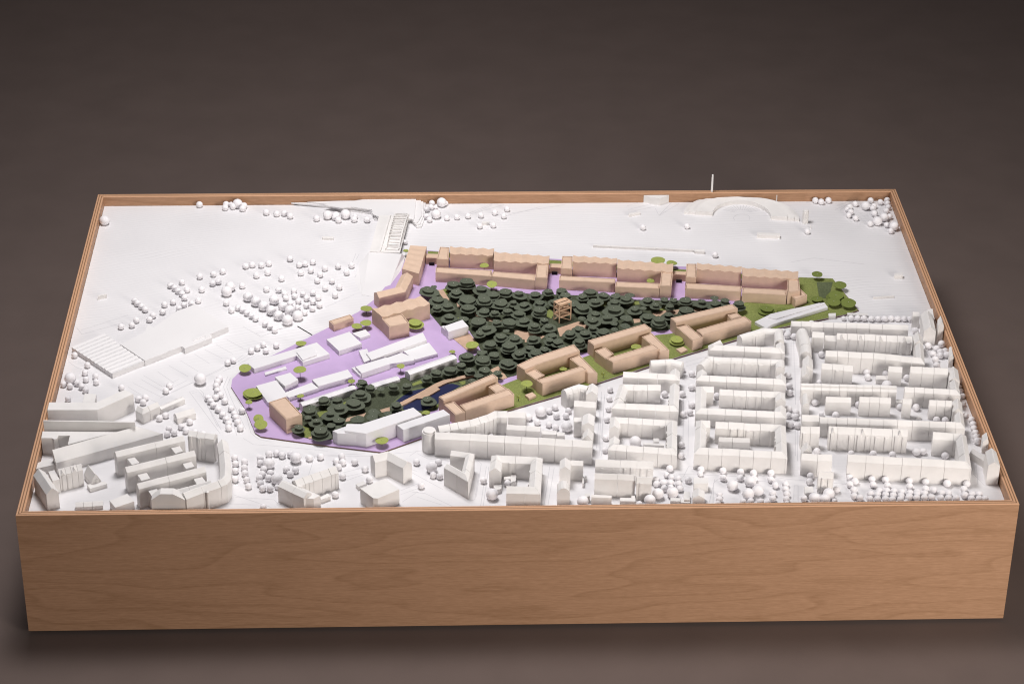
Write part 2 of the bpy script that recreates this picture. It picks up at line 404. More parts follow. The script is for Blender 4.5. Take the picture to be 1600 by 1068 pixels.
THINGS = [
['slab_building','white flat-roofed angled slab at the left wall, north of the long thin bar','building',None,[('prism','block','w',0,32.5,[(-738.3,273.7),(-659.8,272.3),(-607.7,319.7),(-623.9,332.9),(-663.4,295.4),(-739.3,296.8)],0),('prism','side_wing','w',0,27,[(-687.2,304.4),(-687.5,332.1),(-668.4,329.4),(-667.9,304)],0)]],
['bar_building','long thin white bar standing higher than the rim of the box at left','building',None,[('prism','block','w',0,44,[(-736.9,223.1),(-593.9,215.5),(-594.2,218.5),(-736.8,225.4)],0)]],
['court_building','low white building with notched front and sunken court beside the left wall','building',None,[('prism','block','w',0,30.7,[(-737.4,194.7),(-720.9,193.7),(-717.5,190.7),(-712.7,191.7),(-712,200.9),(-694.1,200.5),(-693.9,174.8),(-643.6,199.6),(-619,209.5),(-738,214)],0)]],
['roof_hall','white hall with one large sloping roof, longest in the left front corner','building',None,[('shed','hall','w',0,20,34,[(-708.4,139.1),(-552.8,220.2)],[(-714.9,154.8),(-593.6,219.4)]),('prism','annex','w',0,13,[(-742.1,151.6),(-721.5,163.8),(-708.6,148.1),(-739.4,134.4)],0)]],
['gabled_house','white pitched-roof house pair turned diagonally in the left front corner','house',None,[('row','house','w',0,28.9,[(-735.6,91.7),(-708.8,38.2)],19,9,2,0,'gable',0,0)]],
['terrace_row','white terrace of four gabled houses behind the diagonal corner house','terrace',None,[('row','house','w',0,27.9,[(-696.3,92.5),(-662.6,105.9)],15,7,4,1,'gable',0,1),('prism','side_house','w',0,24.5,[(-716.1,109.3),(-707,113.4),(-696.1,88.5),(-705.5,82.7)],0)]],
['chapel','small white chapel with steep tent roof, round apse and low front wall','chapel',None,[('row','nave','w',0,9,[(-664.9,124.7),(-650.9,99)],16,14,1,0,'gable',0,0),('prism','front_wall','w',0,7,[(-657.6,98.7),(-651.6,87),(-627,100.2),(-631.1,107.3)],0),('cyl','apse','w',0,13,(-644.1,105.9),4.2,32,0)]],
['low_row','very low white row of three houses cut off by the front rim at left','terrace',None,[('row','house','w',0,6.9,[(-667.1,36.8),(-626.6,41.8)],14,3,3,0,'gable',0,0)]],
['shed_building','white box with sloping roof at front rim beside the low row','building',None,[('prism','block','w',0,14.4,[(-616.7,43.2),(-591.9,61.9),(-579.6,41),(-606.1,24.6)],0),('prism','porch','w',0,8,[(-610.9,33),(-603.9,35.3),(-601.6,31.8),(-609,29.6)],0)]],
['comb_bar','rearmost of the four white comb bars, with two cross wings in front of it','building','parallel white comb bars',[('row','bar','w',0,35.1,[(-613.6,129.5),(-513.6,174.7)],14,6,2,0,'gable',0,0),('prism','cross_wing','w',0,29,[(-599.6,136.5),(-588.3,140.6),(-578.8,123.9),(-589.9,118.4)],0),('prism','cross_wing','w',0,29,[(-535.5,166.3),(-522.5,171.2),(-515.3,155),(-526.5,148.7)],0)]],
['comb_bar','second of the four white comb bars counted from the back','building','parallel white comb bars',[('row','bar','w',0,36,[(-593.4,85.2),(-492.9,130.1)],14,6,2,0,'gable',0,0),('prism','cross_wing','w',0,29,[(-580,92.7),(-565.6,97.4),(-558.1,80),(-571,74.3)],0),('prism','cross_wing','w',0,29,[(-514.1,122.6),(-500.9,127.4),(-494.1,111.5),(-506.8,105.4)],0)]],
['comb_bar','third of the four white comb bars, just behind the front one','building','parallel white comb bars',[('row','bar','w',0,34.7,[(-571.2,41.6),(-474.1,87.3)],14,6,2,0,'gable',0,0),('prism','cross_wing','w',0,29,[(-558.9,48.8),(-546.9,53),(-537.8,37.7),(-550.4,29.8)],0),('prism','cross_wing','w',0,29,[(-493.5,78.7),(-480.7,83.7),(-473.4,68.9),(-486.3,61.2)],0)]],
['comb_bar','front comb bar of white card with mansard end gable cut at the front rim','building','parallel white comb bars',[('row','bar','w',0,31,[(-537.8,18),(-462.8,56)],14,5,2,0,'gable',0,0),('cut','end_gable','w',17,16,[(-550.4,32.4),(-537,42.6),(-518.1,42.3),(-500.7,31.8)])]],
['curved_row','white curved row closing the comb bars with a rounded street corner','terrace',None,[('row','house','w',0,32.3,[(-498.5,17),(-471.5,36.1),(-453.2,46.9),(-440.7,56.6),(-435.8,69.5),(-437.5,102.5),(-441.8,138.4),(-447.3,172.6)],17,7,6,0,'gable',0,0),('cyl','pilaster','w',0,34,(-468.4,34.4),2.2,12,0)]],
['back_row','white stepped row joining the rear comb bar to the curved row','terrace',None,[('row','house','w',0,41.3,[(-509.7,179.4),(-468.6,166.7)],16,5,3,1,'gable',0,0)]],
['corner_house','white angled house with chamfered corner at the front rim, left of the cube house','house',None,[('row','house','w',0,27.4,[(-365.1,57),(-324.9,23.2)],18,5,2,0,'gable',0,0),('prism','corner_block','w',0,25,[(-341.6,44.5),(-329.6,57.1),(-300.3,34.8),(-310.2,26.4),(-324.7,26.7)],0),('row','house','w',0,28,[(-335.2,54.4),(-274.6,91.7)],18,7,5,1,'gable',0,0),('prism','annex','w',0,7.5,[(-302.2,56.7),(-290.9,66.8),(-286.3,59.1),(-300.4,49.7)],0)]],
['angled_house','white L-shaped pitched-roof house south of the lilac plaza tip','house',None,[('row','house','w',0,28.2,[(-219.6,118.1),(-202.1,125.6),(-176.5,101.2)],19,8,1,0,'gable',0,0)]],
['cube_house','white cube house with flat chamfered roof near the front rim','house',None,[('prism','block','w',0,26.3,[(-241.2,51),(-203.6,77),(-182.1,47),(-214.1,23.6),(-221.2,24.4)],0)]],
['garden_shed','tiny white box tucked behind the cube house','shed',None,[('prism','block','w',0,7,[(-249.3,91.9),(-237.3,100.8),(-232.3,92.6),(-244.8,84.1)],0)]],
['corner_tower','round white corner tower with a flat round cap at the sharp street corner','tower',None,[('cyl','drum','w',0,36,(-136.5,195.6),11.5,32,1)]],
['terrace_row','long white front terrace of eight houses running right from the round tower','terrace',None,[('row','house','w',0,31.3,[(-128.1,178.3),(-74.5,172.9),(115.1,149)],17,7,[0,0.223,0.336,0.445,0.549,0.66,0.765,0.874,1],0,'gable',0,0)]],
['terrace_row','white angled terrace running back from the round tower beside the tan court','terrace',None,[('row','house','w',0,30,[(-119.9,198.8),(-77.7,212.2),(-66.6,216.5),(-40.1,231.4),(-29.3,240.7),(-12.5,240.4)],17,7,7,1,'gable',0,0)]],
['low_house','low white house at the end of the angled terrace','house',None,[('row','house','w',0,14.9,[(-10.5,266),(16.9,263.2)],15,6,1,0,'gable',0,0)]],
['yard_house','white double yard house inside the triangular tower block','house',None,[('row','house','w',0,23.9,[(-15,214.6),(37.7,208.3)],13,5,2,0,'gable',0,0)]],
['yard_house','low flat yard building right of the double yard house','house',None,[('row','house','w',0,16.7,[(39.4,212.9),(63,209.8)],12,1,1,0,'gable',0,0)]],
['yard_house','smallest flat yard box at the right of the tower block','house',None,[('row','house','w',0,14.3,[(64.2,211.7),(76.2,210.4)],10,0,1,0,'gable',0,0)]],
['end_house','white gabled end house rising behind the right end of the tower terrace','house',None,[('row','house','w',0,28,[(117.4,174.3),(120.7,194.7)],16,9,1,0,'gable',0,0)]],
['angled_house','white L-shaped house on the right edge of the tower block','house',None,[('row','house','w',0,31,[(122.2,212.4),(125.5,240.7)],19,5,1,0,'gable',0,0),('row','side_wing','w',0,28.7,[(92.1,229.1),(104.2,228.9)],12,4,1,0,'gable',0,0)]],
['angled_house','white house with front bar and rear arm, north of the tower block','house',None,[('row','house','w',0,25,[(94.8,281),(129.2,275.3)],15,6,1,0,'gable',0,0),('row','side_wing','w',0,26,[(134.3,312.6),(137.3,338.3)],18,6,1,0,'gable',0,0)]],
['rounded_houses','white trio of rounded-roof houses next to the green strip','terrace',None,[('row','house','w',0,25,[(85.3,313.2),(107.2,327.8),(116.9,323.6)],15,7,3,1,'arch',0,0)]],
['triangle_block','white triangular courtyard block near the front rim','block',None,[('row','house','w',0,31.6,[(-114.5,96.5),(-100.6,82.1),(-78.4,57.1),(-66.8,133.9),(-101.3,143)],13,5,6,0,'gable',0,0)]],
['court_block','white U-shaped courtyard block with front gable, right of the triangle block','block',None,[('row','house','w',0,28,[(-21.6,30.2),(29.6,27.1),(37.7,124.8),(-40.8,134.3),(-45.6,90)],18,7,10,2,'gable',0,0),('prism','yard_box','w',0,9,[(-11.8,111.1),(-3,110.9),(-4.6,93.2),(-12.7,87.7)],0),('prism','yard_box','w',0,9,[(-22.9,104.2),(-12,106.1),(-12.3,97.6),(-23.1,97.1)],0),('prism','annex','w',0,8,[(-39.2,83.8),(-26,85.2),(-27.8,73),(-37.1,68)],0)]],
['angled_house','white L-shaped house between the U-shaped block and the double terrace','house',None,[('row','house','w',0,30.4,[(78.4,87.5),(80.3,113.1)],17,6,1,0,'gable',0,0),('row','side_wing','w',0,27,[(79.2,106.9),(98.5,104.3)],12,5,1,0,'gable',0,0)]],
['arched_house','white house with a rounded barrel roof, gable end facing the front rim','house',None,[('row','house','w',0,26,[(74.2,31.9),(75,53.4)],19,9,1,0,'arch',0,0)]],
['yard_wall','pair of thin white slabs in the yard beside the barrel-roof house','wall',None,[('prism','block','w',0,8,[(98,104.7),(100.8,104.7),(99.6,85.6),(96.9,85.6)],0),('prism','block','w',0,6,[(102.3,108.7),(105.2,108.7),(104.7,99.8),(101.7,99.8)],0)]],
['terrace_row','rear white terrace of the double row at the front rim centre-right','terrace',None,[('row','house','w',0,27,[(117,102.5),(205.7,93.7)],16,8,[0,0.429,0.714,1],1,'gable',0,0)]],
['terrace_row','front white terrace of the double row, two wide houses with plain walls','terrace',None,[('row','house','w',0,31.5,[(113.2,61.8),(174.4,55.7)],11,7,2,0,'gable',0,0)]],
['end_house','white ribbed house at the right of the double terrace','house',None,[('row','house','w',0,30.3,[(175.8,49.5),(198.9,47.3)],13,8,1,1,'gable',0,0)]],
['low_house','thin white block with slanted top at the front rim, before the double terrace','house',None,[('row','house','w',0,15.1,[(107.2,37.1),(137.6,33.8)],7,2,1,0,'gable',0,0),('prism','annex','w',0,12,[(98.6,52.3),(106.3,52.1),(105.9,44.5),(98,43.3)],0)]],
['low_house','low white L-shaped box at the front rim right of the slanted block','house',None,[('row','house','w',0,9.3,[(150.4,34.5),(173.9,32.7)],9,0,1,0,'gable',0,0),('prism','annex','w',0,9,[(168.8,49.1),(174.6,49),(173.9,39.7),(168.1,39.8)],0)]],
['court_block','white courtyard block with a ball tree inside, behind the double terrace','block',None,[('row','house','w',0,24.8,[(145.1,183.3),(140.3,152.4),(246,134.7),(256,233.7),(150.1,247.1),(146.6,212.3)],16,6,18,2,'gable',0,0),('prism','yard_box','w',0,10,[(199.3,196.4),(232.1,192.1),(231.5,185.4),(198.7,189.7)],0),('prism','yard_box','w',0,12,[(216,204.9),(225.1,204.7),(224.1,193.6),(215.1,193.7)],0)]],
['court_block','white courtyard block directly behind the one with the ball tree inside','block',None,[('row','house','w',0,24,[(239.1,342.9),(172.5,346.9),(154.7,274.5),(260.9,262.8),(270.1,339.9)],16,6,14,2,'gable',0,0)]],
['terrace_row','white terrace of three houses closing the small street next to the green strip','terrace',None,[('row','house','w',0,24,[(180.1,369.5),(272,358.9),(275.2,386)],16,6,4,0,'gable',0,0)]],
['corner_house','white angled corner house facing the tan courtyard building, north of the three-house terrace','house',None,[('row','house','w',0,22,[(230.1,408.6),(262.3,412),(278.3,404.2)],15,6,2,0,'arch',0,0)]],
['court_block','white courtyard block with a low bar inside, nearest the park of ball trees','block',None,[('row','house','w',0,27.9,[(306.4,226.3),(284.4,227.5),(271.9,133),(414.6,116.9),(424.7,210.4),(315.2,223.5)],17,7,20,2,'gable',0,0),('row','yard_bar','w',0,16,[(316.8,186.3),(365.3,182.7)],10,5,2,0,'gable',0,0)]],
['court_block','white courtyard block second from the front in the middle column','block',None,[('row','house','w',0,24,[(324.9,337.3),(296.6,339.4),(286.8,256.6),(430.5,240.4),(433.8,269.2)],17,6,11,0,'gable',0,0),('row','house','w',0,24,[(435.6,288.6),(438.2,316.9),(333.3,328.4)],16,6,6,2,'gable',0,0)]],
['court_block','white courtyard block third from the front in the middle column, with arched ends','block',None,[('row','house','w',0,24,[(303.5,384.9),(298.4,358.6),(443.6,340.7),(446.6,366)],16,6,8,0,'gable',0,0),('row','house','w',0,24,[(448,388.4),(451,417.1),(322.5,431),(304.1,403.3)],15,6,8,2,'arch',0,0)]],
['terrace_row','white terrace of four houses with chamfered left end, fourth in the middle column','terrace',None,[('row','house','w',0,22,[(346.9,487.1),(330.8,473.8),(331,459.4),(455.8,444.6),(459,471.5)],15,6,6,0,'gable',0,0)]],
['wedge_block','white wedge-shaped block at the tip of the middle column beside the green strip','block',None,[('row','house','w',0,23,[(459.4,478.3),(462.3,520.3),(428.3,526.1),(382.4,500.1)],15,6,5,2,'arch',0,0)]],
['terrace_row','northernmost long white terrace of the right column, in front of a row of ball trees','terrace',None,[('row','house','w',0,20,[(479.8,539.5),(676.9,523)],14,6,[0,0.085,0.169,0.279,0.361,0.47,0.561,0.67,0.779,1],0,'gable',0,0)]],
['small_box','tiny white cube at the green corner above the northernmost terrace','building',None,[('prism','block','w',0,6.4,[(554.5,606.8),(567.5,607.9),(565.9,597.6),(553.5,596.1)],0)]],
['low_wall_building','long low white bar behind the row of ball trees near the right wall','building',None,[('row','house','w',0,5.1,[(587.3,603.1),(622,600.8)],7,0,1,0,'gable',0,0)]],
['side_terrace','white side terrace with curved roof at the left end of the right column','terrace',None,[('row','house','w',0,24,[(499.2,433.7),(503.7,474.9),(503.5,512.6)],19,8,3,0,'arch',0,0)]],
['tall_house','tall narrow white double house right of the curved side terrace','house',None,[('row','house','w',0,28.4,[(507,486.5),(526.7,484)],14,7,1,1,'gable',0,0)]],
['low_house','low white house between the narrow double house and the dormer terrace','house',None,[('row','house','w',0,18,[(529.7,492.8),(549.4,490.4)],13,7,1,0,'gable',0,0)]],
['terrace_row','white terrace with small triangular dormers in the second line of the right column','terrace',None,[('row','house','w',0,23.7,[(549.2,487.4),(673.7,474.1)],15,8,[0,0.14,0.276,0.37,0.514,0.659,0.804,1],1,'gable',0,1)]],
['corner_house','white gabled corner house at the right end of the dormer terrace','house',None,[('row','house','w',0,23,[(691.5,468.2),(694.2,496.8)],15,8,1,0,'gable',0,0)]],
['terrace_row','white stepped terrace in the third line of the right column, bending at its right end','terrace',None,[('row','house','w',0,30.8,[(519.4,420.2),(603.8,409.9),(679,391.2),(687.8,449.4)],14,7,[0,0.088,0.17,0.264,0.354,0.445,0.555,0.637,0.753,0.852,1],0,'gable',0,0)]],
['yard_house','white trio of ribbed yard houses behind the banded terrace','house',None,[('row','house','w',0,27.5,[(507.7,385.5),(557.9,376.4)],13,7,3,1,'gable',0,0)]],
['side_house','white gabled house on the left street edge, upper of two in the fourth line','house',None,[('row','house','w',0,24,[(494.2,386.7),(499,419.6)],17,8,1,0,'gable',0,0)]],
['side_house','white gabled house on the left street edge, lower of two in the fourth line','house',None,[('row','house','w',0,24,[(485.2,362.5),(488.7,392.5)],13,8,1,0,'gable',0,0)]],
['yard_house','white cube-like yard house with a low stepped annex on its left','house',None,[('row','house','w',0,26,[(616.6,377),(638.8,373.4)],12,7,1,0,'gable',0,0),('row','annex','w',0,9.8,[(598.6,380.7),(618.4,378.7)],10,4,1,0,'gable',0,0)]],
['angled_house','large white angled house with a wide plain wall next to the right wall','house',None,[('row','house','w',0,27,[(651.7,370.7),(712.1,363.5)],14,8,3,0,'gable',0,0),('row','side_wing','w',0,24,[(728.7,346.7),(732.9,382.4)],17,7,1,0,'gable',0,0)]],
['terrace_row','white terrace with a raised roof band, fifth line of the right column','terrace',None,[('row','house','w',0,27.2,[(465.2,321.5),(618.3,309.9)],14,6,[0,0.134,0.215,0.302,0.403,0.49,0.577,0.658,0.745,0.832,0.919,1],0,'step',0,0)]],
['terrace_row','short white terrace right of the roof-band terrace, ending in a gable','terrace',None,[('row','house','w',0,27.2,[(631.5,310.5),(720.2,299.3),(723.7,337.5)],14,6,[0,0.124,0.244,0.363,0.557,0.806,1],0,'gable',0,0)]],
['yard_house','white oblong yard house, leftmost in the sixth line','house',None,[('row','house','w',0,23.7,[(500.4,287.9),(540.8,284.8)],11,7,1,0,'gable',0,0)]],
['yard_house','white triple yard house in the middle of the sixth line','house',None,[('row','house','w',0,26.1,[(553.6,282.6),(603.5,278.2)],11,7,3,0,'gable',0,0)]],
['yard_house','narrow white yard house between two ball trees in the sixth line','house',None,[('row','house','w',0,27.8,[(621.6,274.3),(635.7,272.5)],11,6,1,0,'gable',0,0),('prism','annex','w',0,13,[(618.9,311.7),(629.6,310.7),(628,302.1),(617.5,303.9)],0)]],
['small_box','tiny white box standing in the yard right of the narrow yard house','building',None,[('prism','block','w',0,4,[(646.7,274.8),(654,273.9),(653.1,269.3),(645.9,270.2)],0)]],
['yard_house','white triple yard house with a gabled right arm, rightmost in the sixth line','house',None,[('row','house','w',0,26.6,[(663.8,270),(699,265.5)],12,7,3,0,'gable',0,0),('row','side_wing','w',0,23,[(714.7,252),(719.3,283)],16,8,1,0,'gable',0,0)]],
['side_house','white curved-roof house on the left street edge in the sixth line','house',None,[('row','house','w',0,24,[(471.6,272.4),(475.1,304.4)],11,7,1,0,'arch',0,0)]],
['terrace_row','long low white terrace running to the right wall, seventh line of the right column','terrace',None,[('row','house','w',0,25.9,[(480.2,222),(595.8,211.4),(707.8,201.4),(712.5,239.7)],14,7,[0,0.049,0.101,0.165,0.216,0.296,0.378,0.459,0.547,0.646,0.741,0.801,0.905,1],0,'gable',0,0)]],
['corner_house','white corner house at the left head of the seventh-line terrace','house',None,[('row','house','w',0,27,[(452.7,226.5),(479.9,224.4)],15,7,1,0,'gable',0,0)]],
['yard_house','white ribbed double house on the street edge before the seventh-line terrace','house',None,[('row','house','w',0,30,[(445.5,187.2),(474.9,185.9)],13,8,2,1,'gable',0,0)]],
['side_house','white gabled house between the ribbed double house and the front corner house','house',None,[('row','house','w',0,25,[(455.6,133.9),(457.3,152.2)],16,10,1,0,'gable',0,0)]],
['terrace_row','tall white terrace with pointed dormers facing the yard, eighth line','terrace',None,[('row','house','w',0,30.3,[(488.7,184),(610.7,172.3)],14,9,[0,0.114,0.333,0.537,0.808,1],1,'gable',0,1)]],
['court_block','long white front terrace of seven houses with an arm turning back at right','block',None,[('row','house','w',0,30.6,[(505.5,102.6),(692.3,79.3),(703.1,173.1),(651.5,180.8)],17,8,[0,0.083,0.164,0.248,0.336,0.441,0.557,0.655,0.729,0.838,0.905,1],0,'gable',0,0)]],
['corner_house','white two-part corner house left of the gap in the front terrace','house',None,[('row','house','w',0,28.3,[(435.5,112.9),(460.6,108.9),(482.7,108.4)],16,7,2,0,'gable',0,0)]],
['tall_house','small white ribbed tower house among the ball trees at the front right','house',None,[('row','house','w',0,26.2,[(454.7,64.1),(477.8,62.6)],12,8,1,1,'gable',0,0)]],
['slanted_shed','white slanted shed lying obliquely near the right wall','shed',None,[('row','house','w',0,13,[(707.1,153),(723.9,126.8)],11,5,1,0,'gable',0,0)]],
['gabled_house','white gabled house touching the right wall at the front','house',None,[('row','house','w',0,34.9,[(735.9,79.1),(739.6,118.5)],18,7,1,0,'gable',0,0)]],
['tall_house','small white house touching the right wall behind the gabled one','house',None,[('row','house','w',0,21.8,[(742.9,167.8),(744.8,185.9)],13,6,1,0,'gable',0,0)]],
['roofed_hall','large white hall with steep roofs in the upper right corner of the town','building',None,[('row','main_hall','w',0,26.3,[(719.9,505.7),(724.9,562.5)],20,9,1,0,'gable',0,0),('row','side_wing','w',0,23,[(691.6,565.4),(703.4,563.4)],12,5,1,0,'gable',0,0),('prism','rear_wing','w',0,20,[(722.2,591.5),(732.1,596.7),(728.8,564.7),(717.8,562.7)],0)]],
['narrow_house','narrow white pointed house leaning on the right wall, upper one','house',None,[('row','house','w',0,27.1,[(737,523.6),(738.7,543.2)],9,8,1,0,'gable',0,0)]],
['narrow_house','narrow white slab house leaning on the right wall, lower one','house',None,[('row','house','w',0,19.8,[(735.9,431.6),(741.5,463)],7,2,1,0,'gable',0,0)]],
['low_house','white stepped house at the front rim between two groups of ball trees','house',None,[('prism','block','w',0,16,[(267.2,85.7),(288.8,85.3),(288.2,70.5),(265.5,68.8)],0),('row','house','w',0,14,[(278.2,30.8),(280.3,50.9)],18,5,1,0,'gable',0,0)]],
['low_house','low white boxes at the front rim left of the stepped house','house',None,[('row','house','w',0,8.2,[(227,34.6),(241.8,32.9)],9,0,1,0,'gable',0,0),('row','house','w',0,5.8,[(242.2,33.7),(256.5,32.7)],9,0,1,0,'gable',0,0),('prism','block','w',0,9,[(249.5,57.9),(258.8,57.7),(256.7,36.3),(247.4,36.5)],0)]],
['low_house','low white box beside the ribbed tower house at the front rim','house',None,[('prism','block','w',0,10,[(434.6,66),(448,67.5),(446.4,50),(433.5,48.6)],0)]],
['factory_hall','white factory hall with ridged saw-tooth roof beside the left wall','hall',None,[('fold','roof_hall','plain',0,8.5,[(-731.4,509.8),(-654.2,422)],[(-681.6,554.6),(-606.2,462.3)],11,1.3)]],
['market_hall','large flat white hall joined to the saw-tooth hall','hall',None,[('prism','block','plain',0,10.4,[(-604.9,461.1),(-548.5,507.1),(-542.1,499.8),(-500,535.2),(-503.1,546.9),(-474.6,571.6),(-536,650.2),(-566.9,627),(-601,571.6),(-611.7,581.8),(-614.7,556.6),(-651.1,515.3)],0),('prism','upper_storey','plain',0,11.5,[(-530.5,522.3),(-511,539.1),(-510.4,531.4),(-503.3,536.4),(-502.9,546.3),(-511.7,548.6),(-531.1,529.6)],0)]],
['corner_house','white two-part house with a corner tower north of the comb bars','house',None,[('row','house','w',0,18,[(-603.2,293.4),(-590.8,280.8),(-565,303.5)],12,6,3,0,'gable',0,0)]],
['wedge_building','thin white wedge building behind the two-part corner house','building',None,[('row','house','w',0,8.7,[(-564.1,309.9),(-529,340.9)],10,2,1,0,'gable',0,0)]],
['gabled_house','small white pitched-roof house beside four ball trees, west of the plaza','house',None,[('row','house','w',0,10.1,[(-535.9,279),(-507.8,295)],15,6,1,0,'gable',0,0)]],
['small_box','small white box alone on the field left of the bridge','building',None,[('prism','block','w',0,4.7,[(-327.5,904),(-306.5,901.7),(-306.4,907.7),(-327.5,910)],0)]],
['small_box','small white box on the field close to the left wall','building',None,[('prism','block','w',0,7.6,[(-708.9,686.7),(-694.1,692.9),(-694.2,695.6),(-709,689.5)],0)]],
['small_box','white box on the field south of the arc-shaped terminal','building',None,[('prism','block','w',0,6.9,[(467.2,899),(509.2,895),(510.9,904.8),(468.8,908.8)],0)]],
['small_box','small white cube on the field near the right wall','building',None,[('prism','block','w',0,7.3,[(692.6,739.5),(707.6,739.7),(709.3,748.6),(694.3,748.4)],0)]],
['small_box','thin white bar on the field near the upper right corner of the town','building',None,[('prism','block','w',0,3.6,[(642.7,666.1),(680.4,670.2),(681.1,674.1),(643.4,670)],0)]],
['small_box','small white box below the triangular block at the back','building',None,[('prism','block','w',0,5,[(238.7,986.2),(261.8,994.7),(262.5,1000.6),(239.4,992.1)],0)]],
['small_box','small white box between two ball trees on the back field','building',None,[('prism','block','w',0,6,[(-35.4,956.4),(-21.3,956.2),(-21,961.6),(-35,961.8)],0)]],
['long_wall','thin white wall of five lengths with an end box, behind the tan rows','wall',None,[('row','wall_length','w',0,4.1,[(164.9,866.3),(346.4,845.3)],4,0,5,0,'gable',0,0),('prism','end_box','w',0,5.2,[(346.4,840.6),(364.7,837.7),(366.2,845.5),(347.5,847.7)],0)]],
['triangle_building','white triangular block against the back wall of the box','building',None,[('prism','block','w',0,15.6,[(271.6,1054.1),(319.3,1054.9),(300.2,1031.6)],0)]],
['round_building','small white polygonal tower right of the arc-shaped terminal','tower',None,[('cyl','drum','w',0,24,(564.8,958.8),6,8,1)]],
['mast','tall thin white mast rising above the back rim behind the arc','mast',None,[('mast','pole','w',0,55,(400.3,1051.5),4)]],
['small_mast','short white post on the right shoulder of the arc-shaped terminal','post',None,[('mast','pole','w',0,14,(523.2,1046.2),2.2)]],
['small_mast','tiny white post beside the ball tree south of the polygonal tower','post',None,[('mast','pole','w',0,7,(571.9,935.6),1.6)]],
['arc_terminal','white arc-shaped terminal building with stepped rings at the back','terminal',None,[('arc','inner_ring','w',0,8.5,11.5,(449,980),(54,55),(85,63.5),-9),('arc','middle_ring','w',0,6.2,11,(449,980),(85.3,63.8),(98,64.3),-9),('arc','outer_ring','w',0,4,10.5,(449,980),(98.3,64.5),(107,65),-9)]],
['folded_bar','tan bar with folded roof beside the bridge head','building',None,[('fold','wing','t',2.5,24,[(-166.8,829.2),(-181,741.9)],[(-137.3,825.1),(-151.6,723.1)],5,0.9)]],
['bent_building','tan bent building with pitched roof at the foot of the embankment','building',None,[('row','wing','t',2.5,22,[(-220.2,640.9),(-174.6,662.9),(-161.7,718.1)],21,6,1,0,'gable',0,0)]],
['folded_block','tan block with zigzag folded roof north of the lilac plaza','building',None,[('fold','wing','t',2.5,28.3,[(-231.7,592.2),(-148.8,634.3)],[(-214.4,562.8),(-132.9,607)],4,3)]],
['cube_building','tan cube with flat roof standing before the zigzag block','building',None,[('prism','block','t',2.5,25.7,[(-214,562.1),(-180.5,579.1),(-168,547.4),(-201.8,534.9)],1)]],
['small_bar','small tan bar at the northern corner of the lilac plaza','building',None,[('prism','block','t',2.5,13,[(-305,579),(-269.3,600.9),(-263.1,589.2),(-296.4,565.2)],1)]],
['corner_block','tan block with flat roof at the south-west tip of the plaza','building',None,[('prism','block','t',2.5,26.2,[(-391.1,296.5),(-365.4,312.4),(-336.7,257.7),(-361.2,244.1)],1)]],
['courtyard_building','tan courtyard building beside the pond, narrow court, nearest of the four','building',None,[('prism','wing','t',2.5,25.5,[(-120.5,309.3),(-31.6,378.9),(-23.6,366.8),(-112.8,297.5)],1),('prism','wing','t',2.5,20.5,[(-112.1,293.8),(-95.9,302.1),(-78.8,270.3),(-94.4,261.4)],1),('prism','wing','t',2.5,23,[(-87,287.7),(-7.2,335.7),(1.1,319.2),(-78.1,270.5)],1),('prism','wing','t',2.5,20.5,[(-39.6,346.7),(-23.3,358.5),(-8.5,339),(-28,326)],1)]],
['courtyard_building','tan courtyard building second from the pond, with a bent rear wing','building',None,[('prism','wing','t',2.5,25.5,[(8.4,405.8),(39,432.1),(105.9,471.7),(114.6,449.7),(44.8,408.5),(21.1,389.6)],1),('prism','wing','t',2.5,20.5,[(21.8,389.9),(37.7,401.4),(53.1,381.5),(38,366.5)],1),('prism','wing','t',2.5,23,[(38.6,361.9),(115.1,405.4),(123.2,393.3),(48.2,349.4)],1),('prism','wing','t',2.5,20.5,[(96.9,433.4),(114.4,444.6),(139.8,385.9),(124.5,385.5)],1)]],
['courtyard_building','tan courtyard building third from the pond, one lime tree in its court','building',None,[('prism','wing','t',2.5,25,[(130.1,484.8),(229.9,539.4),(239.9,522.2),(139.3,468.1)],1),('prism','wing','t',2.5,20.5,[(139.9,458.3),(157.9,469.6),(171,448.3),(157.3,429.9)],1),('prism','wing','t',2.5,23,[(157.1,428.8),(238.4,474.1),(248.4,458.8),(167.1,415.8)],1),('prism','wing','t',2.5,20.5,[(222.3,503.1),(240.2,515.4),(264.3,458.2),(248.1,451.7)],1)]],
['courtyard_building','tan courtyard building farthest from the pond, next to the white shed on the green','building',None,[('prism','wing','t',2.5,24,[(275.8,559.6),(386.2,606.3),(394.4,591.4),(283.7,542.8)],1),('prism','wing','t',2.5,20,[(283.3,536),(302.8,542.6),(324.7,499.6),(306.7,488.5)],1),('prism','wing','t',2.5,20.5,[(316.4,524.4),(403.4,570.2),(413.3,552.7),(324.9,506.4)],1),('prism','wing','t',2.5,19,[(375.7,577.9),(393,583.7),(399.4,571.4),(380.1,562)],1)]],
['long_courtyard_row','left one of the three long tan rows with wavy rear roofs','building',None,[('prism','end_wing','t',2.5,27,[(-113.5,818.2),(-96.5,815.9),(-99.5,769.7),(-120,772.1)],1),('fold','rear_wing','t',2.5,28,[(-95.5,816.1),(-17,806.5)],[(-96.1,789.2),(-19.7,781.4)],4,2.6),('fold','rear_wing','t',2.5,26,[(-16.7,798.9),(80.7,780.9)],[(-19.2,765.2),(77.6,753)],5,2.6),('prism','front_wing','t',2.5,19,[(-121.3,756.5),(-22.6,743.8),(-25.2,721.4),(-122.2,737.9)],1),('prism','front_wing','t',2.5,19,[(-21.3,739.3),(53,727.6),(51.3,705.2),(-24.5,721.4)],1),('prism','end_wing','t',2.5,24,[(57.4,753.5),(77.3,755.7),(72.9,705.6),(52,706)],1)]],
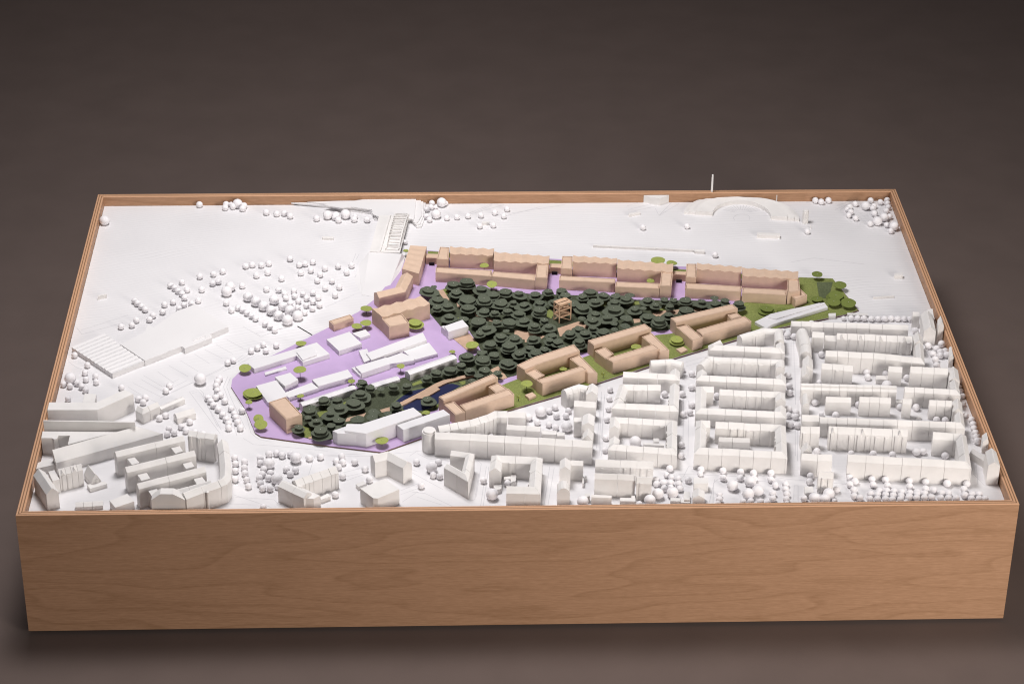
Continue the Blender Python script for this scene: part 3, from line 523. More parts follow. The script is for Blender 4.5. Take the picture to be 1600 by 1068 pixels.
['long_courtyard_row','middle one of the three long tan rows with wavy rear roofs','building',None,[('prism','end_wing','t',2.5,27,[(103.2,779.8),(122.2,778.2),(118.3,731.3),(98.3,734.1)],1),('fold','rear_wing','t',2.5,28,[(122.8,778.9),(200,766.9)],[(121.1,755),(197.7,747.5)],4,2.6),('fold','rear_wing','t',2.5,26,[(200.6,766.2),(298.5,748.3)],[(198,734.3),(294.5,718.5)],5,2.6),('prism','front_wing','t',2.5,19,[(95.8,722.3),(193.4,709),(190.5,694.3),(94,705.1)],1),('prism','front_wing','t',2.5,19,[(192.9,698.6),(270.4,691.2),(266.9,671.8),(190.7,680.4)],1),('prism','end_wing','t',2.5,24,[(274.8,722.5),(295.4,724),(287.9,672.7),(267.9,673)],1)]],
['long_courtyard_row','right one of the three long tan rows, ending in an angled block','building',None,[('prism','end_wing','t',2.5,27,[(321.6,747.3),(339.8,747),(333.6,695.7),(315.3,698.5)],1),('fold','rear_wing','t',2.5,28,[(340.3,747),(417.9,732)],[(337.8,725.3),(414.8,711.6)],4,2.6),('fold','rear_wing','t',2.5,26,[(419,732.6),(516.3,716.7)],[(415.4,703),(511.8,689.1)],5,2.6),('prism','front_wing','t',2.5,19,[(315.8,691.7),(411.9,677.9),(408.1,658.6),(312.4,671.7)],1),('prism','front_wing','t',2.5,19,[(412.5,673),(490,664.5),(485.8,644.7),(409.7,654.9)],1),('prism','end_wing','t',2.5,24,[(494.3,694.3),(514.4,693.9),(510,650.3),(487.7,645.8)],1),('prism','corner_wing','t',2.5,16,[(490.6,663.2),(512.5,676.8),(523.1,650),(500.4,632.5)],1)]],
['gatehouse','tan gatehouse with a dark gateway beside the folded bar','building',None,[('prism','passage_wall','t',2.5,13,[(-138.4,819.1),(-115.5,817.7),(-117.6,802.2),(-138.9,803.6)],0),('door','gateway','dk',2.5,(-133.2,799),(-123.5,798.3),5.5)]],
['gatehouse','tan gatehouse with a dark gateway between the left and middle long rows','building',None,[('prism','passage_wall','t',2.5,13,[(81.2,778.4),(102.1,776.8),(100.7,761.8),(80,764.6)],0),('door','gateway','dk',2.5,(84.2,761),(94.3,760.2),5.5)]],
['gatehouse','tan gatehouse with a dark gateway between the middle and right long rows','building',None,[('prism','passage_wall','t',2.5,13,[(297.8,747.3),(321.4,744.5),(319.3,732.1),(296.3,734.9)],0),('door','gateway','dk',2.5,(302.5,728.3),(312.6,727.5),5.5)]],
['small_pavilion','small tan box on the green between the first two courtyard buildings','pavilion',None,[('prism','block','t',2.5,5,[(19.5,346.3),(31.6,354.3),(37.9,344.9),(26,335.3)],0)]],
['small_pavilion','small tan box under the lime tree between the last two courtyard buildings','pavilion',None,[('prism','block','t',2.5,4.3,[(279.5,490),(292.3,497.1),(298.7,487.6),(286,478)],0)]],
['plaza_hall','long low white hall with a raised box on the left of the plaza','hall',None,[('prism','block','pw',2.5,8.7,[(-434.9,448.2),(-323.2,514.6),(-300.4,476.4),(-343.9,449.8),(-355.1,471.9),(-411.1,436.9),(-422.8,429.6)],0),('prism','raised_box','pw',2.5,11.5,[(-355.5,478.9),(-325.2,490.5),(-321.1,469.5),(-344.1,452.4)],0)]],
['low_bar','thin low white bar lying on the lilac plaza','building',None,[('prism','block','pw',2.5,2.9,[(-406.4,428.2),(-372.3,447.6),(-370,439.4),(-404.3,419.6)],0)]],
['square_hall','square white hall with slightly pitched roof and a low wing, on the plaza','hall',None,[('prism','block','pw',2.5,9.1,[(-307.2,523.7),(-269.2,549),(-247.7,509.2),(-285.3,484.8)],0),('prism','low_wing','pw',2.5,5.3,[(-265,549.9),(-242.5,562.6),(-233.7,544.8),(-250.5,533.8)],0)]],
['school_building','white hall complex of stepped bars in the middle of the plaza','building',None,[('prism','long_bar','pw',2.5,11.5,[(-239.4,472.8),(-145.1,539.9),(-138.7,514.4),(-230.7,450.7)],0),('prism','flat_wing','pw',2.5,6,[(-181,493.2),(-135.1,515.3),(-120.7,478.9),(-159.9,458.7)],0),('prism','front_bar','pw',2.5,10.6,[(-256.7,431),(-205.8,460.5),(-199.3,439.7),(-246,409.3)],0),('prism','link_wing','pw',2.5,8,[(-205.9,462.7),(-180.9,479.3),(-159.3,461.9),(-159.9,454.2),(-199.3,443)],0),('prism','end_wing','pw',2.5,8,[(-252.4,487.8),(-238.4,493.1),(-230.9,457.7),(-242.7,449.2)],0),('prism','end_step','pw',2.5,6,[(-263.2,435),(-258.3,437.6),(-246,415.8),(-248.1,409.5)],0)]],
['long_hall','white oblong hall at the edge of the grove, right of the plaza','hall',None,[('row','hall','pw',2.5,12.2,[(-166.7,399.8),(-88.9,452.4)],15,2.2,1,0,'gable',0,0)]],
['low_hall','low white hall with a roof seam, south of the stepped complex','hall',None,[('row','hall','pw',2.5,5.1,[(-225.5,373.4),(-182.8,397.5)],13,2.2,1,0,'gable',0,0)]],
['flat_hall','white flat hall with a raised box and two bars at the plaza centre-left','hall',None,[('prism','block','pw',2.5,8,[(-417.1,377.4),(-384.7,394.8),(-363.3,346.1),(-394.7,325)],0),('prism','raised_box','pw',2.5,12,[(-387.4,397.8),(-362.9,411.7),(-348.7,389.1),(-369.1,368.4)],0),('prism','front_bar','pw',2.5,7.5,[(-373.2,353.4),(-327,387.1),(-314.9,369.5),(-361.7,340.7)],0),('prism','tall_bar','pw',2.5,9.5,[(-326.6,392.8),(-269,423.9),(-260.2,401.2),(-315.4,371.5)],0)]],
['long_hall','long white hall between the plaza and the southern dark trees','hall',None,[('row','hall','pw',2.5,10.3,[(-338.2,308.7),(-253.4,361.4)],13,2.5,1,0,'gable',0,0)]],
['tall_block','tall two-tier white block at the southern tip of the plate','building',None,[('prism','upper_tier','pw',2.5,25.3,[(-265.8,231.4),(-242.7,230.2),(-161.1,278),(-147.6,257.1),(-234.9,202.1),(-268.5,211.5)],0),('prism','lower_tier','pw',2.5,21.6,[(-287.6,216.9),(-265.6,230.7),(-267.7,216.6),(-236.8,204.9),(-280,209.9)],0)]],
['tall_block','tall white block beside the narrow tan courtyard building','building',None,[('prism','block','pw',2.5,22.9,[(-186.9,229.9),(-113.3,275),(-103,259.7),(-176.7,215.3)],0)]],
['grove_house','small white house with a raised left end at the edge of the grove','house',None,[('prism','block','pw',2.5,16.3,[(-109.1,552.3),(-77.7,573.7),(-67.9,551.6),(-102.2,533)],0),('prism','end_wall','pw',2.5,13,[(-114.1,557.5),(-109,560.4),(-102,545.3),(-104.3,540.9)],0)]],
['long_shed','long low white shed lying on the green lawn by the last courtyard building','shed',None,[('prism','block','pw',2.5,6,[(422.9,576),(453.5,603),(491.2,619.4),(552.5,641.9),(556.1,624.6),(452,566.7),(439.4,553.7)],0),('prism','roof_ridge','pw',2.5,8,[(445,589.8),(480.8,608.9),(542.6,636.7),(552.8,632.9),(459.4,581.6)],0)]]]
BALL_TREES = [
('small white ball trees north of the flat hall',[('small white ball tree, leftmost in rearmost quarter, north of the flat hall',-538.2,760.2,5.7),('small white ball tree, second from left in rearmost quarter, north of the flat hall',-514.9,768.3,5.71),('small white ball tree, third from left in rearmost quarter, north of the flat hall',-499,778.4,5.72),('small white ball tree, fourth from left in rearmost quarter, north of the flat hall',-459.8,796.9,5.73),('small white ball tree, fifth from left in rearmost quarter, north of the flat hall',-448.3,801.5,5.74),('small white ball tree, sixth from left in rearmost quarter, north of the flat hall',-438.8,762.3,5.69),('small white ball tree, seventh from left in rearmost quarter, north of the flat hall',-432.3,800.2,5.74),('small white ball tree, eighth from left in rearmost quarter, north of the flat hall',-419.5,772.4,5.7),('small white ball tree, ninth from left in rearmost quarter, north of the flat hall',-419.5,806.8,5.74),('small white ball tree, rightmost in rearmost quarter, north of the flat hall',-382.2,823,5.76),('small white ball tree, leftmost in rear-middle quarter, north of the flat hall',-586.6,727.3,5.67),('small white ball tree, second from left in rear-middle quarter, north of the flat hall',-578.4,717.9,5.66),('small white ball tree, third from left in rear-middle quarter, north of the flat hall',-568,739.6,5.68),('small white ball tree, fourth from left in rear-middle quarter, north of the flat hall',-556.7,711.6,5.65),('small white ball tree, fifth from left in rear-middle quarter, north of the flat hall',-531.1,712.1,5.64),('small white ball tree, sixth from left in rear-middle quarter, north of the flat hall',-513.8,734,5.67),('small white ball tree, seventh from left in rear-middle quarter, north of the flat hall',-504.1,739.9,5.67),('small white ball tree, eighth from left in rear-middle quarter, north of the flat hall',-461.2,724.8,5.65),('small white ball tree, ninth from left in rear-middle quarter, north of the flat hall',-418.5,711.6,5.63),('small white ball tree, rightmost in rear-middle quarter, north of the flat hall',-394.2,749.9,5.67),('small white ball tree, leftmost in front-middle quarter, north of the flat hall',-643.6,673.3,5.61),('small white ball tree, second from left in front-middle quarter, north of the flat hall',-638,664.1,5.6),('small white ball tree, third from left in front-middle quarter, north of the flat hall',-577,668.5,5.6),('small white ball tree, fourth from left in front-middle quarter, north of the flat hall',-571.9,707.2,5.64),('small white ball tree, fifth from left in front-middle quarter, north of the flat hall',-563.9,697,5.63),('small white ball tree, sixth from left in front-middle quarter, north of the flat hall',-558.7,682.8,5.61),('small white ball tree, seventh from left in front-middle quarter, north of the flat hall',-544.9,662.1,5.59),('small white ball tree, eighth from left in front-middle quarter, north of the flat hall',-534.1,673.3,5.6),('small white ball tree, ninth from left in front-middle quarter, north of the flat hall',-485.5,663.8,5.58),('small white ball tree, rightmost in front-middle quarter, north of the flat hall',-396.9,708,5.62),('small white ball tree, leftmost in frontmost quarter, north of the flat hall',-657.8,584.6,5.51),('small white ball tree, second from left in frontmost quarter, north of the flat hall',-639.9,589.5,5.51),('small white ball tree, third from left in frontmost quarter, north of the flat hall',-634,606.1,5.53),('small white ball tree, fourth from left in frontmost quarter, north of the flat hall',-629.9,652.7,5.59),('small white ball tree, fifth from left in frontmost quarter, north of the flat hall',-622.5,642.7,5.57),('small white ball tree, sixth from left in frontmost quarter, north of the flat hall',-611.7,607.5,5.53),('small white ball tree, seventh from left in frontmost quarter, north of the flat hall',-607.2,622,5.55),('small white ball tree, eighth from left in frontmost quarter, north of the flat hall',-591.9,634.2,5.56),('small white ball tree, ninth from left in frontmost quarter, north of the flat hall',-591,659.7,5.59),('small white ball tree, tenth from left in frontmost quarter, north of the flat hall',-564.4,644.9,5.57),('small white ball tree, rightmost in frontmost quarter, north of the flat hall',-557.8,657.8,5.58)]),
('small white ball trees between the flat hall and plaza',[('small white ball tree, leftmost in rear half, between the flat hall and plaza',-474.5,638.5,5.55),('small white ball tree, second from left in rear half, between the flat hall and plaza',-463.3,645.4,5.56),('small white ball tree, third from left in rear half, between the flat hall and plaza',-455.2,638.1,5.55)]),
('large white ball trees in the cluster below the bridge',[('large white ball tree, leftmost in rear half, in the cluster below the bridge',-487,698,9.44),('large white ball tree, second from left in rear half, in the cluster below the bridge',-481,715.8,9.02),('large white ball tree, third from left in rear half, in the cluster below the bridge',-448.1,679.5,8.95),('large white ball tree, fourth from left in rear half, in the cluster below the bridge',-433.4,662.4,8.91),('large white ball tree, fifth from left in rear half, in the cluster below the bridge',-419.8,645.5,8.88),('large white ball tree, rightmost in rear half, in the cluster below the bridge',-402.3,667.8,8.92),('large white ball tree, leftmost in front half, in the cluster below the bridge',-405.6,630.5,8.85),('large white ball tree, second from left in front half, in the cluster below the bridge',-392.2,612.5,8.81),('large white ball tree, third from left in front half, in the cluster below the bridge',-386.1,644.4,8.43),('large white ball tree, fourth from left in front half, in the cluster below the bridge',-376.1,595.7,9.44),('large white ball tree, fifth from left in front half, in the cluster below the bridge',-373.4,630,8.84),('large white ball tree, rightmost in front half, in the cluster below the bridge',-359.4,611.2,9.25)]),
('large white ball trees below the saw-tooth hall',[('large white ball tree below the saw-tooth hall',-721.4,409.3,9.57)]),
('small white ball trees above the comb bars',[('small white ball tree, leftmost in rear half, above the comb bars',-605,349.2,5.44),('small white ball tree, second from left in rear half, above the comb bars',-596.1,338.8,5.43),('small white ball tree, third from left in rear half, above the comb bars',-594.1,353.7,5.44),('small white ball tree, fourth from left in rear half, above the comb bars',-565.6,290.2,5.36),('small white ball tree, fifth from left in rear half, above the comb bars',-556.6,298.5,5.37),('small white ball tree, sixth from left in rear half, above the comb bars',-563,373.8,5.46),('small white ball tree, rightmost in rear half, above the comb bars',-558.7,388.9,5.48),('small white ball tree, leftmost in front half, above the comb bars',-549.2,243.3,5.31),('small white ball tree, second from left in front half, above the comb bars',-547.9,258.3,5.32),('small white ball tree, third from left in front half, above the comb bars',-538.5,246.8,5.31),('small white ball tree, fourth from left in front half, above the comb bars',-528.9,264.7,5.33),('small white ball tree, fifth from left in front half, above the comb bars',-520.8,252.1,5.31),('small white ball tree, sixth from left in front half, above the comb bars',-516.5,278.6,5.34),('small white ball tree, seventh from left in front half, above the comb bars',-506.4,248.1,5.3),('small white ball tree, rightmost in front half, above the comb bars',-492.8,242.2,5.3)]),
('large white ball trees at the street bend left of the plaza',[('large white ball tree at the street bend left of the plaza',-509.5,402.5,10.13)]),
("small white ball trees lining the plaza's left tip",[("small white ball tree, leftmost in rear third, lining the plaza's left tip",-493.4,349.6,5.63),("small white ball tree, second from left in rear third, lining the plaza's left tip",-480.6,351.3,5.63),("small white ball tree, third from left in rear third, lining the plaza's left tip",-482.6,387.1,5.68),("small white ball tree, fourth from left in rear third, lining the plaza's left tip",-479.6,371.9,5.66),("small white ball tree, fifth from left in rear third, lining the plaza's left tip",-481.4,400,5.69),("small white ball tree, sixth from left in rear third, lining the plaza's left tip",-478.6,410,5.71),("small white ball tree, rightmost in rear third, lining the plaza's left tip",-473.9,358.3,5.64),("small white ball tree, leftmost in middle third, lining the plaza's left tip",-488,339.6,5.62),("small white ball tree, second from left in middle third, lining the plaza's left tip",-483,327.8,5.6),("small white ball tree, third from left in middle third, lining the plaza's left tip",-474.5,314.8,5.59),("small white ball tree, fourth from left in middle third, lining the plaza's left tip",-465.4,340,5.62),("small white ball tree, fifth from left in middle third, lining the plaza's left tip",-453.6,316.7,5.59),("small white ball tree, sixth from left in middle third, lining the plaza's left tip",-447.3,300,5.56),("small white ball tree, rightmost in middle third, lining the plaza's left tip",-435.8,310.2,5.58),("small white ball tree, leftmost in front third, lining the plaza's left tip",-466.2,298.4,5.57),("small white ball tree, second from left in front third, lining the plaza's left tip",-459.6,284.8,5.55),("small white ball tree, third from left in front third, lining the plaza's left tip",-453.8,259.2,5.52),("small white ball tree, fourth from left in front third, lining the plaza's left tip",-454.6,271.4,5.53),("small white ball tree, fifth from left in front third, lining the plaza's left tip",-444.6,289.2,5.55),("small white ball tree, sixth from left in front third, lining the plaza's left tip",-440.7,275.7,5.53),("small white ball tree, rightmost in front third, lining the plaza's left tip",-435.5,258.5,5.51)]),
('small white ball trees beside the curved white row',[('leftmost small white ball tree beside the curved white row',-438.4,172.5,5.41),('small white ball tree, second from left, beside the curved white row',-433.5,112.2,5.33),('small white ball tree, third from left, beside the curved white row',-434.7,135.7,5.36),('small white ball tree, fourth from left, beside the curved white row',-435.9,155.1,5.39),('small white ball tree, fifth from left, beside the curved white row',-421.8,144,5.37),('small white ball tree, sixth from left, beside the curved white row',-422.5,161.3,5.39),('small white ball tree, seventh from left, beside the curved white row',-419.8,127.9,5.35),('small white ball tree, eighth from left, beside the curved white row',-415.8,110.4,5.33),('rightmost small white ball tree beside the curved white row',-412.4,92.8,5.31)]),
('small white ball trees below the plaza tip',[('small white ball tree, leftmost in rear third, below the plaza tip',-398.7,169.6,5.6),('small white ball tree, second from left in rear third, below the plaza tip',-386,182.1,5.61),('small white ball tree, third from left in rear third, below the plaza tip',-374.2,183.7,5.61),('small white ball tree, fourth from left in rear third, below the plaza tip',-365,177.3,5.61),('small white ball tree, fifth from left in rear third, below the plaza tip',-352.2,179.6,5.61),('small white ball tree, sixth from left in rear third, below the plaza tip',-323,169.2,5.59),('small white ball tree, rightmost in rear third, below the plaza tip',-305.6,172.5,5.59),('small white ball tree, leftmost in middle third, below the plaza tip',-397.9,156.2,5.58),('small white ball tree, second from left in middle third, below the plaza tip',-392.8,124.6,5.54),('small white ball tree, third from left in middle third, below the plaza tip',-391.6,138.8,5.56),('small white ball tree, fourth from left in middle third, below the plaza tip',-380.8,127.9,5.54),('small white ball tree, fifth from left in middle third, below the plaza tip',-356.8,137.4,5.55),('small white ball tree, sixth from left in middle third, below the plaza tip',-350.3,124.8,5.54),('small white ball tree, rightmost in middle third, below the plaza tip',-342.7,135,5.55),('small white ball tree, leftmost in front third, below the plaza tip',-397.1,114.7,5.53),('small white ball tree, second from left in front third, below the plaza tip',-394.3,99.2,5.51),('small white ball tree, third from left in front third, below the plaza tip',-390.3,85.8,5.49),('small white ball tree, fourth from left in front third, below the plaza tip',-386.9,34,5.43),('small white ball tree, fifth from left in front third, below the plaza tip',-382.5,114.4,5.53),('small white ball tree, sixth from left in front third, below the plaza tip',-379,85.5,5.49)]),
('large white ball trees below the plaza tip',[('leftmost large white ball tree below the plaza tip',-384.2,149.7,8.95),('large white ball tree, second from left, below the plaza tip',-369.8,106.7,8.86),('rightmost large white ball tree below the plaza tip',-343.5,165.2,8.98)]),
('small white ball trees around the cube house',[('small white ball tree, leftmost in rear half, around the cube house',-281,159.3,5.58),('small white ball tree, second from left in rear half, around the cube house',-272.5,172.6,5.59),('small white ball tree, third from left in rear half, around the cube house',-270.5,156.2,5.57),('small white ball tree, fourth from left in rear half, around the cube house',-251.9,156.6,5.57),('small white ball tree, rightmost in rear half, around the cube house',-156.2,154,5.57),('small white ball tree, leftmost in front half, around the cube house',-279.8,66.9,5.46),('small white ball tree, second from left in front half, around the cube house',-277,142.7,5.55),('small white ball tree, third from left in front half, around the cube house',-270,116.8,5.52),('small white ball tree, fourth from left in front half, around the cube house',-235.7,136.5,5.54),('small white ball tree, fifth from left in front half, around the cube house',-228.7,106.4,5.51),('small white ball tree, rightmost in front half, around the cube house',-149.8,88.7,5.48)]),
('small white ball trees beside the triangular block',[('leftmost small white ball tree beside the triangular block',-130.7,117.2,5.32),('small white ball tree, second from left, beside the triangular block',-122.5,153.7,5.37),('small white ball tree, third from left, beside the triangular block',-120.5,114.2,5.32),('rightmost small white ball tree beside the triangular block',-54,101.2,5.3)]),
('large white ball trees left of the triangular block',[('large white ball tree left of the triangular block',-133.1,134,8.9)]),
('large white ball trees between the triangular and U-shaped blocks',[('large white ball tree between the triangular and U-shaped blocks',-41.9,57.4,9.33)]),
('small white ball trees inside the U-shaped block',[('small white ball tree inside the U-shaped block',-17.4,92.4,5.49)]),
('small white ball trees behind the round tower terrace',[('leftmost small white ball tree behind the round tower terrace',22.9,280.5,6.14),('small white ball tree, second from left, behind the round tower terrace',36,266.2,5.31),('small white ball tree, third from left, behind the round tower terrace',54.2,259.4,5.3),('small white ball tree, fourth from left, behind the round tower terrace',56.6,300.5,5.35),('small white ball tree, fifth from left, behind the round tower terrace',66.5,311.2,5.36),('small white ball tree, sixth from left, behind the round tower terrace',64.3,250.4,5.29),('small white ball tree, seventh from left, behind the round tower terrace',67.6,284.8,5.33),('small white ball tree, eighth from left, behind the round tower terrace',82.9,284.5,5.33),('rightmost small white ball tree behind the round tower terrace',87.5,299.9,5.35)]),
('large white ball trees behind the round tower terrace',[('leftmost large white ball tree behind the round tower terrace',42.8,292.6,9.24),('right large white ball tree behind the round tower terrace',82,247,9.15)]),
('large white ball trees at the front rim right of the barrel-roof house',[('large white ball tree at the front rim right of the barrel-roof house',94.2,36.2,8.91)]),
('small white ball trees between the two block columns',[('small white ball tree, leftmost in rear half, between the two block columns',247,347.7,5.63),('small white ball tree, second from left in rear half, between the two block columns',283.2,426.3,5.53),('small white ball tree, third from left in rear half, between the two block columns',275.9,348.3,5.64),('small white ball tree, fourth from left in rear half, between the two block columns',293.2,368,5.67),('small white ball tree, rightmost in rear half, between the two block columns',298.1,411.7,5.51),('small white ball tree, leftmost in front half, between the two block columns',256.2,164.4,5.41),('small white ball tree, second from left in front half, between the two block columns',259.3,195.7,5.45),('small white ball tree, third from left in front half, between the two block columns',271.4,285.6,5.56),('small white ball tree, fourth from left in front half, between the two block columns',282.7,292,5.57),('small white ball tree, fifth from left in front half, between the two block columns',287.7,314.1,5.6),('small white ball tree, rightmost in front half, between the two block columns',331.5,340.9,5.64)]),
('large white ball trees inside the courtyard block behind the double terrace',[('large white ball tree inside the courtyard block behind the double terrace',187.5,200.4,9.27)]),
('small white ball trees in the front park',[('small white ball tree, second from left in rearmost quarter, in the front park',235,128.2,5.56),('small white ball tree, fifth from left in rearmost quarter, in the front park',283.1,124.8,5.57),('small white ball tree, sixth from left in rearmost quarter, in the front park',316.6,120.5,5.57),('small white ball tree, seventh from left in rearmost quarter, in the front park',343.3,116.4,5.57),('small white ball tree, eighth from left in rearmost quarter, in the front park',363.1,113.1,5.57),('small white ball tree, rightmost in rearmost quarter, in the front park',390,112.6,5.57),('small white ball tree, leftmost in rear-middle quarter, in the front park',211.1,96.6,5.52),('small white ball tree, second from left in rear-middle quarter, in the front park',210.8,86,5.51),('small white ball tree, third from left in rear-middle quarter, in the front park',221.3,89.3,5.51),('small white ball tree, fourth from left in rear-middle quarter, in the front park',232.7,89.1,5.51),('small white ball tree, sixth from left in rear-middle quarter, in the front park',260.3,95.6,5.52),('small white ball tree, seventh from left in rear-middle quarter, in the front park',314.7,100.6,5.54),('small white ball tree, eighth from left in rear-middle quarter, in the front park',340.9,100,5.55),('small white ball tree, ninth from left in rear-middle quarter, in the front park',361.7,97.1,5.55),('small white ball tree, rightmost in rear-middle quarter, in the front park',387.5,94.8,5.55),('small white ball tree, leftmost in front-middle quarter, in the front park',221.4,73.5,5.49),('small white ball tree, third from left in front-middle quarter, in the front park',244.5,85.3,5.51),('small white ball tree, fourth from left in front-middle quarter, in the front park',245.2,72.3,5.49),('small white ball tree, sixth from left in front-middle quarter, in the front park',385.4,56.2,5.5),('small white ball tree, seventh from left in front-middle quarter, in the front park',392.3,78.8,5.53),('small white ball tree, eighth from left in front-middle quarter, in the front park',406.5,68,5.52),('small white ball tree, ninth from left in front-middle quarter, in the front park',408.5,82,5.54),('small white ball tree, rightmost in front-middle quarter, in the front park',406.6,54.1,5.5),('small white ball tree, leftmost in frontmost quarter, in the front park',179.7,31,5.43),('small white ball tree, third from left in frontmost quarter, in the front park',302.2,42.3,5.47),('small white ball tree, fourth from left in frontmost quarter, in the front park',337.4,34.7,5.46),('small white ball tree, fifth from left in frontmost quarter, in the front park',349.2,36.2,5.47),('small white ball tree, sixth from left in frontmost quarter, in the front park',364,34.2,5.47),('small white ball tree, eighth from left in frontmost quarter, in the front park',383.5,42.4,5.48),('small white ball tree, ninth from left in frontmost quarter, in the front park',403.9,40.2,5.48)]),
('large white ball trees in the front park',[('leftmost large white ball tree in the front park',196.2,37.6,8.94),('large white ball tree, second from left, in the front park',209.8,54.6,8.97),('large white ball tree, third from left, in the front park',232.5,57.6,8.99),('large white ball tree, fourth from left, in the front park',325.7,74.9,9.05),('large white ball tree, fifth from left, in the front park',346.9,51.2,9.4),('large white ball tree, sixth from left, in the front park',354.4,84.9,9.08),('rightmost large white ball tree in the front park',363.1,60.1,9.03)]),
('small white ball trees in the long middle street',[('leftmost small white ball tree in the long middle street',456.4,402.3,5.74),('small white ball tree, second from left, in the long middle street',439.7,279.3,5.59),('small white ball tree, third from left, in the long middle street',443.2,298.7,5.61),('small white ball tree, fourth from left, in the long middle street',453.7,369.8,5.7),('small white ball tree, fifth from left, in the long middle street',451.7,347.8,5.67),('small white ball tree, sixth from left, in the long middle street',438.9,250.5,5.55),('small white ball tree, seventh from left, in the long middle street',451.3,275.2,5.58),('small white ball tree, eighth from left, in the long middle street',453.9,288.7,5.6),('rightmost small white ball tree in the long middle street',450.2,248.4,5.55)]),
('small white ball trees atop the middle street',[('small white ball tree, second from left, atop the middle street',472.9,533.2,5.91),('small white ball tree, third from left, atop the middle street',484.7,551.7,5.93),('small white ball tree, fourth from left, atop the middle street',484.5,530,5.91),('small white ball tree, fifth from left, atop the middle street',494.8,545.8,5.93),('small white ball tree, sixth from left, atop the middle street',506.7,563.1,5.95),('rightmost small white ball tree atop the middle street',520.2,573,5.97)]),
('small white ball trees in yards of the right column',[('small white ball tree, second from left in rear half, in yards of the right column',521.7,469.5,5.84),('small white ball tree, third from left in rear half, in yards of the right column',588.5,410.9,5.78),('small white ball tree, fourth from left in rear half, in yards of the right column',587.2,394.9,5.76),('small white ball tree, fifth from left in rear half, in yards of the right column',619.1,405.4,5.79),('small white ball tree, seventh from left in rear half, in yards of the right column',652,391.7,5.78),('small white ball tree, rightmost in rear half, in yards of the right column',694.1,545.8,5.98),('small white ball tree, leftmost in front half, in yards of the right column',488.6,317.8,5.85),('small white ball tree, third from left in front half, in yards of the right column',516.4,278.3,5.81),('small white ball tree, fourth from left in front half, in yards of the right column',558.4,309.8,5.86),('small white ball tree, fifth from left in front half, in yards of the right column',624.3,301.1,5.66),('small white ball tree, sixth from left in front half, in yards of the right column',650.1,298.7,6.08),('small white ball tree, seventh from left in front half, in yards of the right column',676.2,261.2,5.63),('small white ball tree, rightmost in front half, in yards of the right column',689.8,259.8,5.63)]),
('large white ball trees behind the roof-band terrace',[('large white ball tree behind the roof-band terrace',613.9,364.3,8.49)]),
('small white ball trees below the steep-roofed hall',[('small white ball tree, leftmost in rear half, below the steep-roofed hall',706.9,495,5.92),('small white ball tree, second from left in rear half, below the steep-roofed hall',719.3,485,5.91),('small white ball tree, third from left in rear half, below the steep-roofed hall',723.1,474.3,5.9),('small white ball tree, fourth from left in rear half, below the steep-roofed hall',730.7,500.2,6.16),('small white ball tree, rightmost in rear half, below the steep-roofed hall',732.1,476.3,5.91),('small white ball tree, leftmost in front half, below the steep-roofed hall',709.9,467.4,5.89),('small white ball tree, second from left in front half, below the steep-roofed hall',710.4,450.1,5.87),('small white ball tree, third from left in front half, below the steep-roofed hall',708.8,430.5,5.84),('small white ball tree, fourth from left in front half, below the steep-roofed hall',721.5,462.9,5.89),('small white ball tree, rightmost in front half, below the steep-roofed hall',732,464.4,5.89)]),
('small white ball trees along the right wall',[('small white ball tree, rightmost in rear half, along the right wall',733.9,260.1,5.64),('small white ball tree, leftmost in front half, along the right wall',731.6,247.1,5.42),('small white ball tree, second from left in front half, along the right wall',732.5,246.7,5.63),('small white ball tree, third from left in front half, along the right wall',730.9,233.7,5.4),('small white ball tree, fourth from left in front half, along the right wall',731,234.1,5.61),('small white ball tree, fifth from left in front half, along the right wall',730.3,220.9,5.6),('small white ball tree, sixth from left in front half, along the right wall',728.8,208.8,5.58),('small white ball tree, rightmost in front half, along the right wall',728.3,196.6,6.18)]),
('small white ball trees behind the front right terrace',[('leftmost small white ball tree behind the front right terrace',470.2,172.7,5.67),('small white ball tree, third from left, behind the front right terrace',557.4,163.6,5.68),('small white ball tree, fourth from left, behind the front right terrace',587.4,161.1,5.48),('small white ball tree, fifth from left, behind the front right terrace',626,166.5,6.51),('small white ball tree, sixth from left, behind the front right terrace',636.6,168.7,5.71),('rightmost small white ball tree behind the front right terrace',669.3,155.3,6.11)]),
('small white ball trees around the ribbed tower house',[('leftmost small white ball tree around the ribbed tower house',431.3,42.1,5.49),('small white ball tree, second from left, around the ribbed tower house',446.3,87.6,5.55),('small white ball tree, third from left, around the ribbed tower house',450,103.2,5.57),('rightmost small white ball tree around the ribbed tower house',484.3,64.7,5.53)]),
('large white ball trees around the ribbed tower house',[('leftmost large white ball tree around the ribbed tower house',446.1,37.9,8.82),('large white ball tree, second from left, around the ribbed tower house',462,35.7,8.24),('rightmost large white ball tree around the ribbed tower house',469.8,49.2,9.05)]),
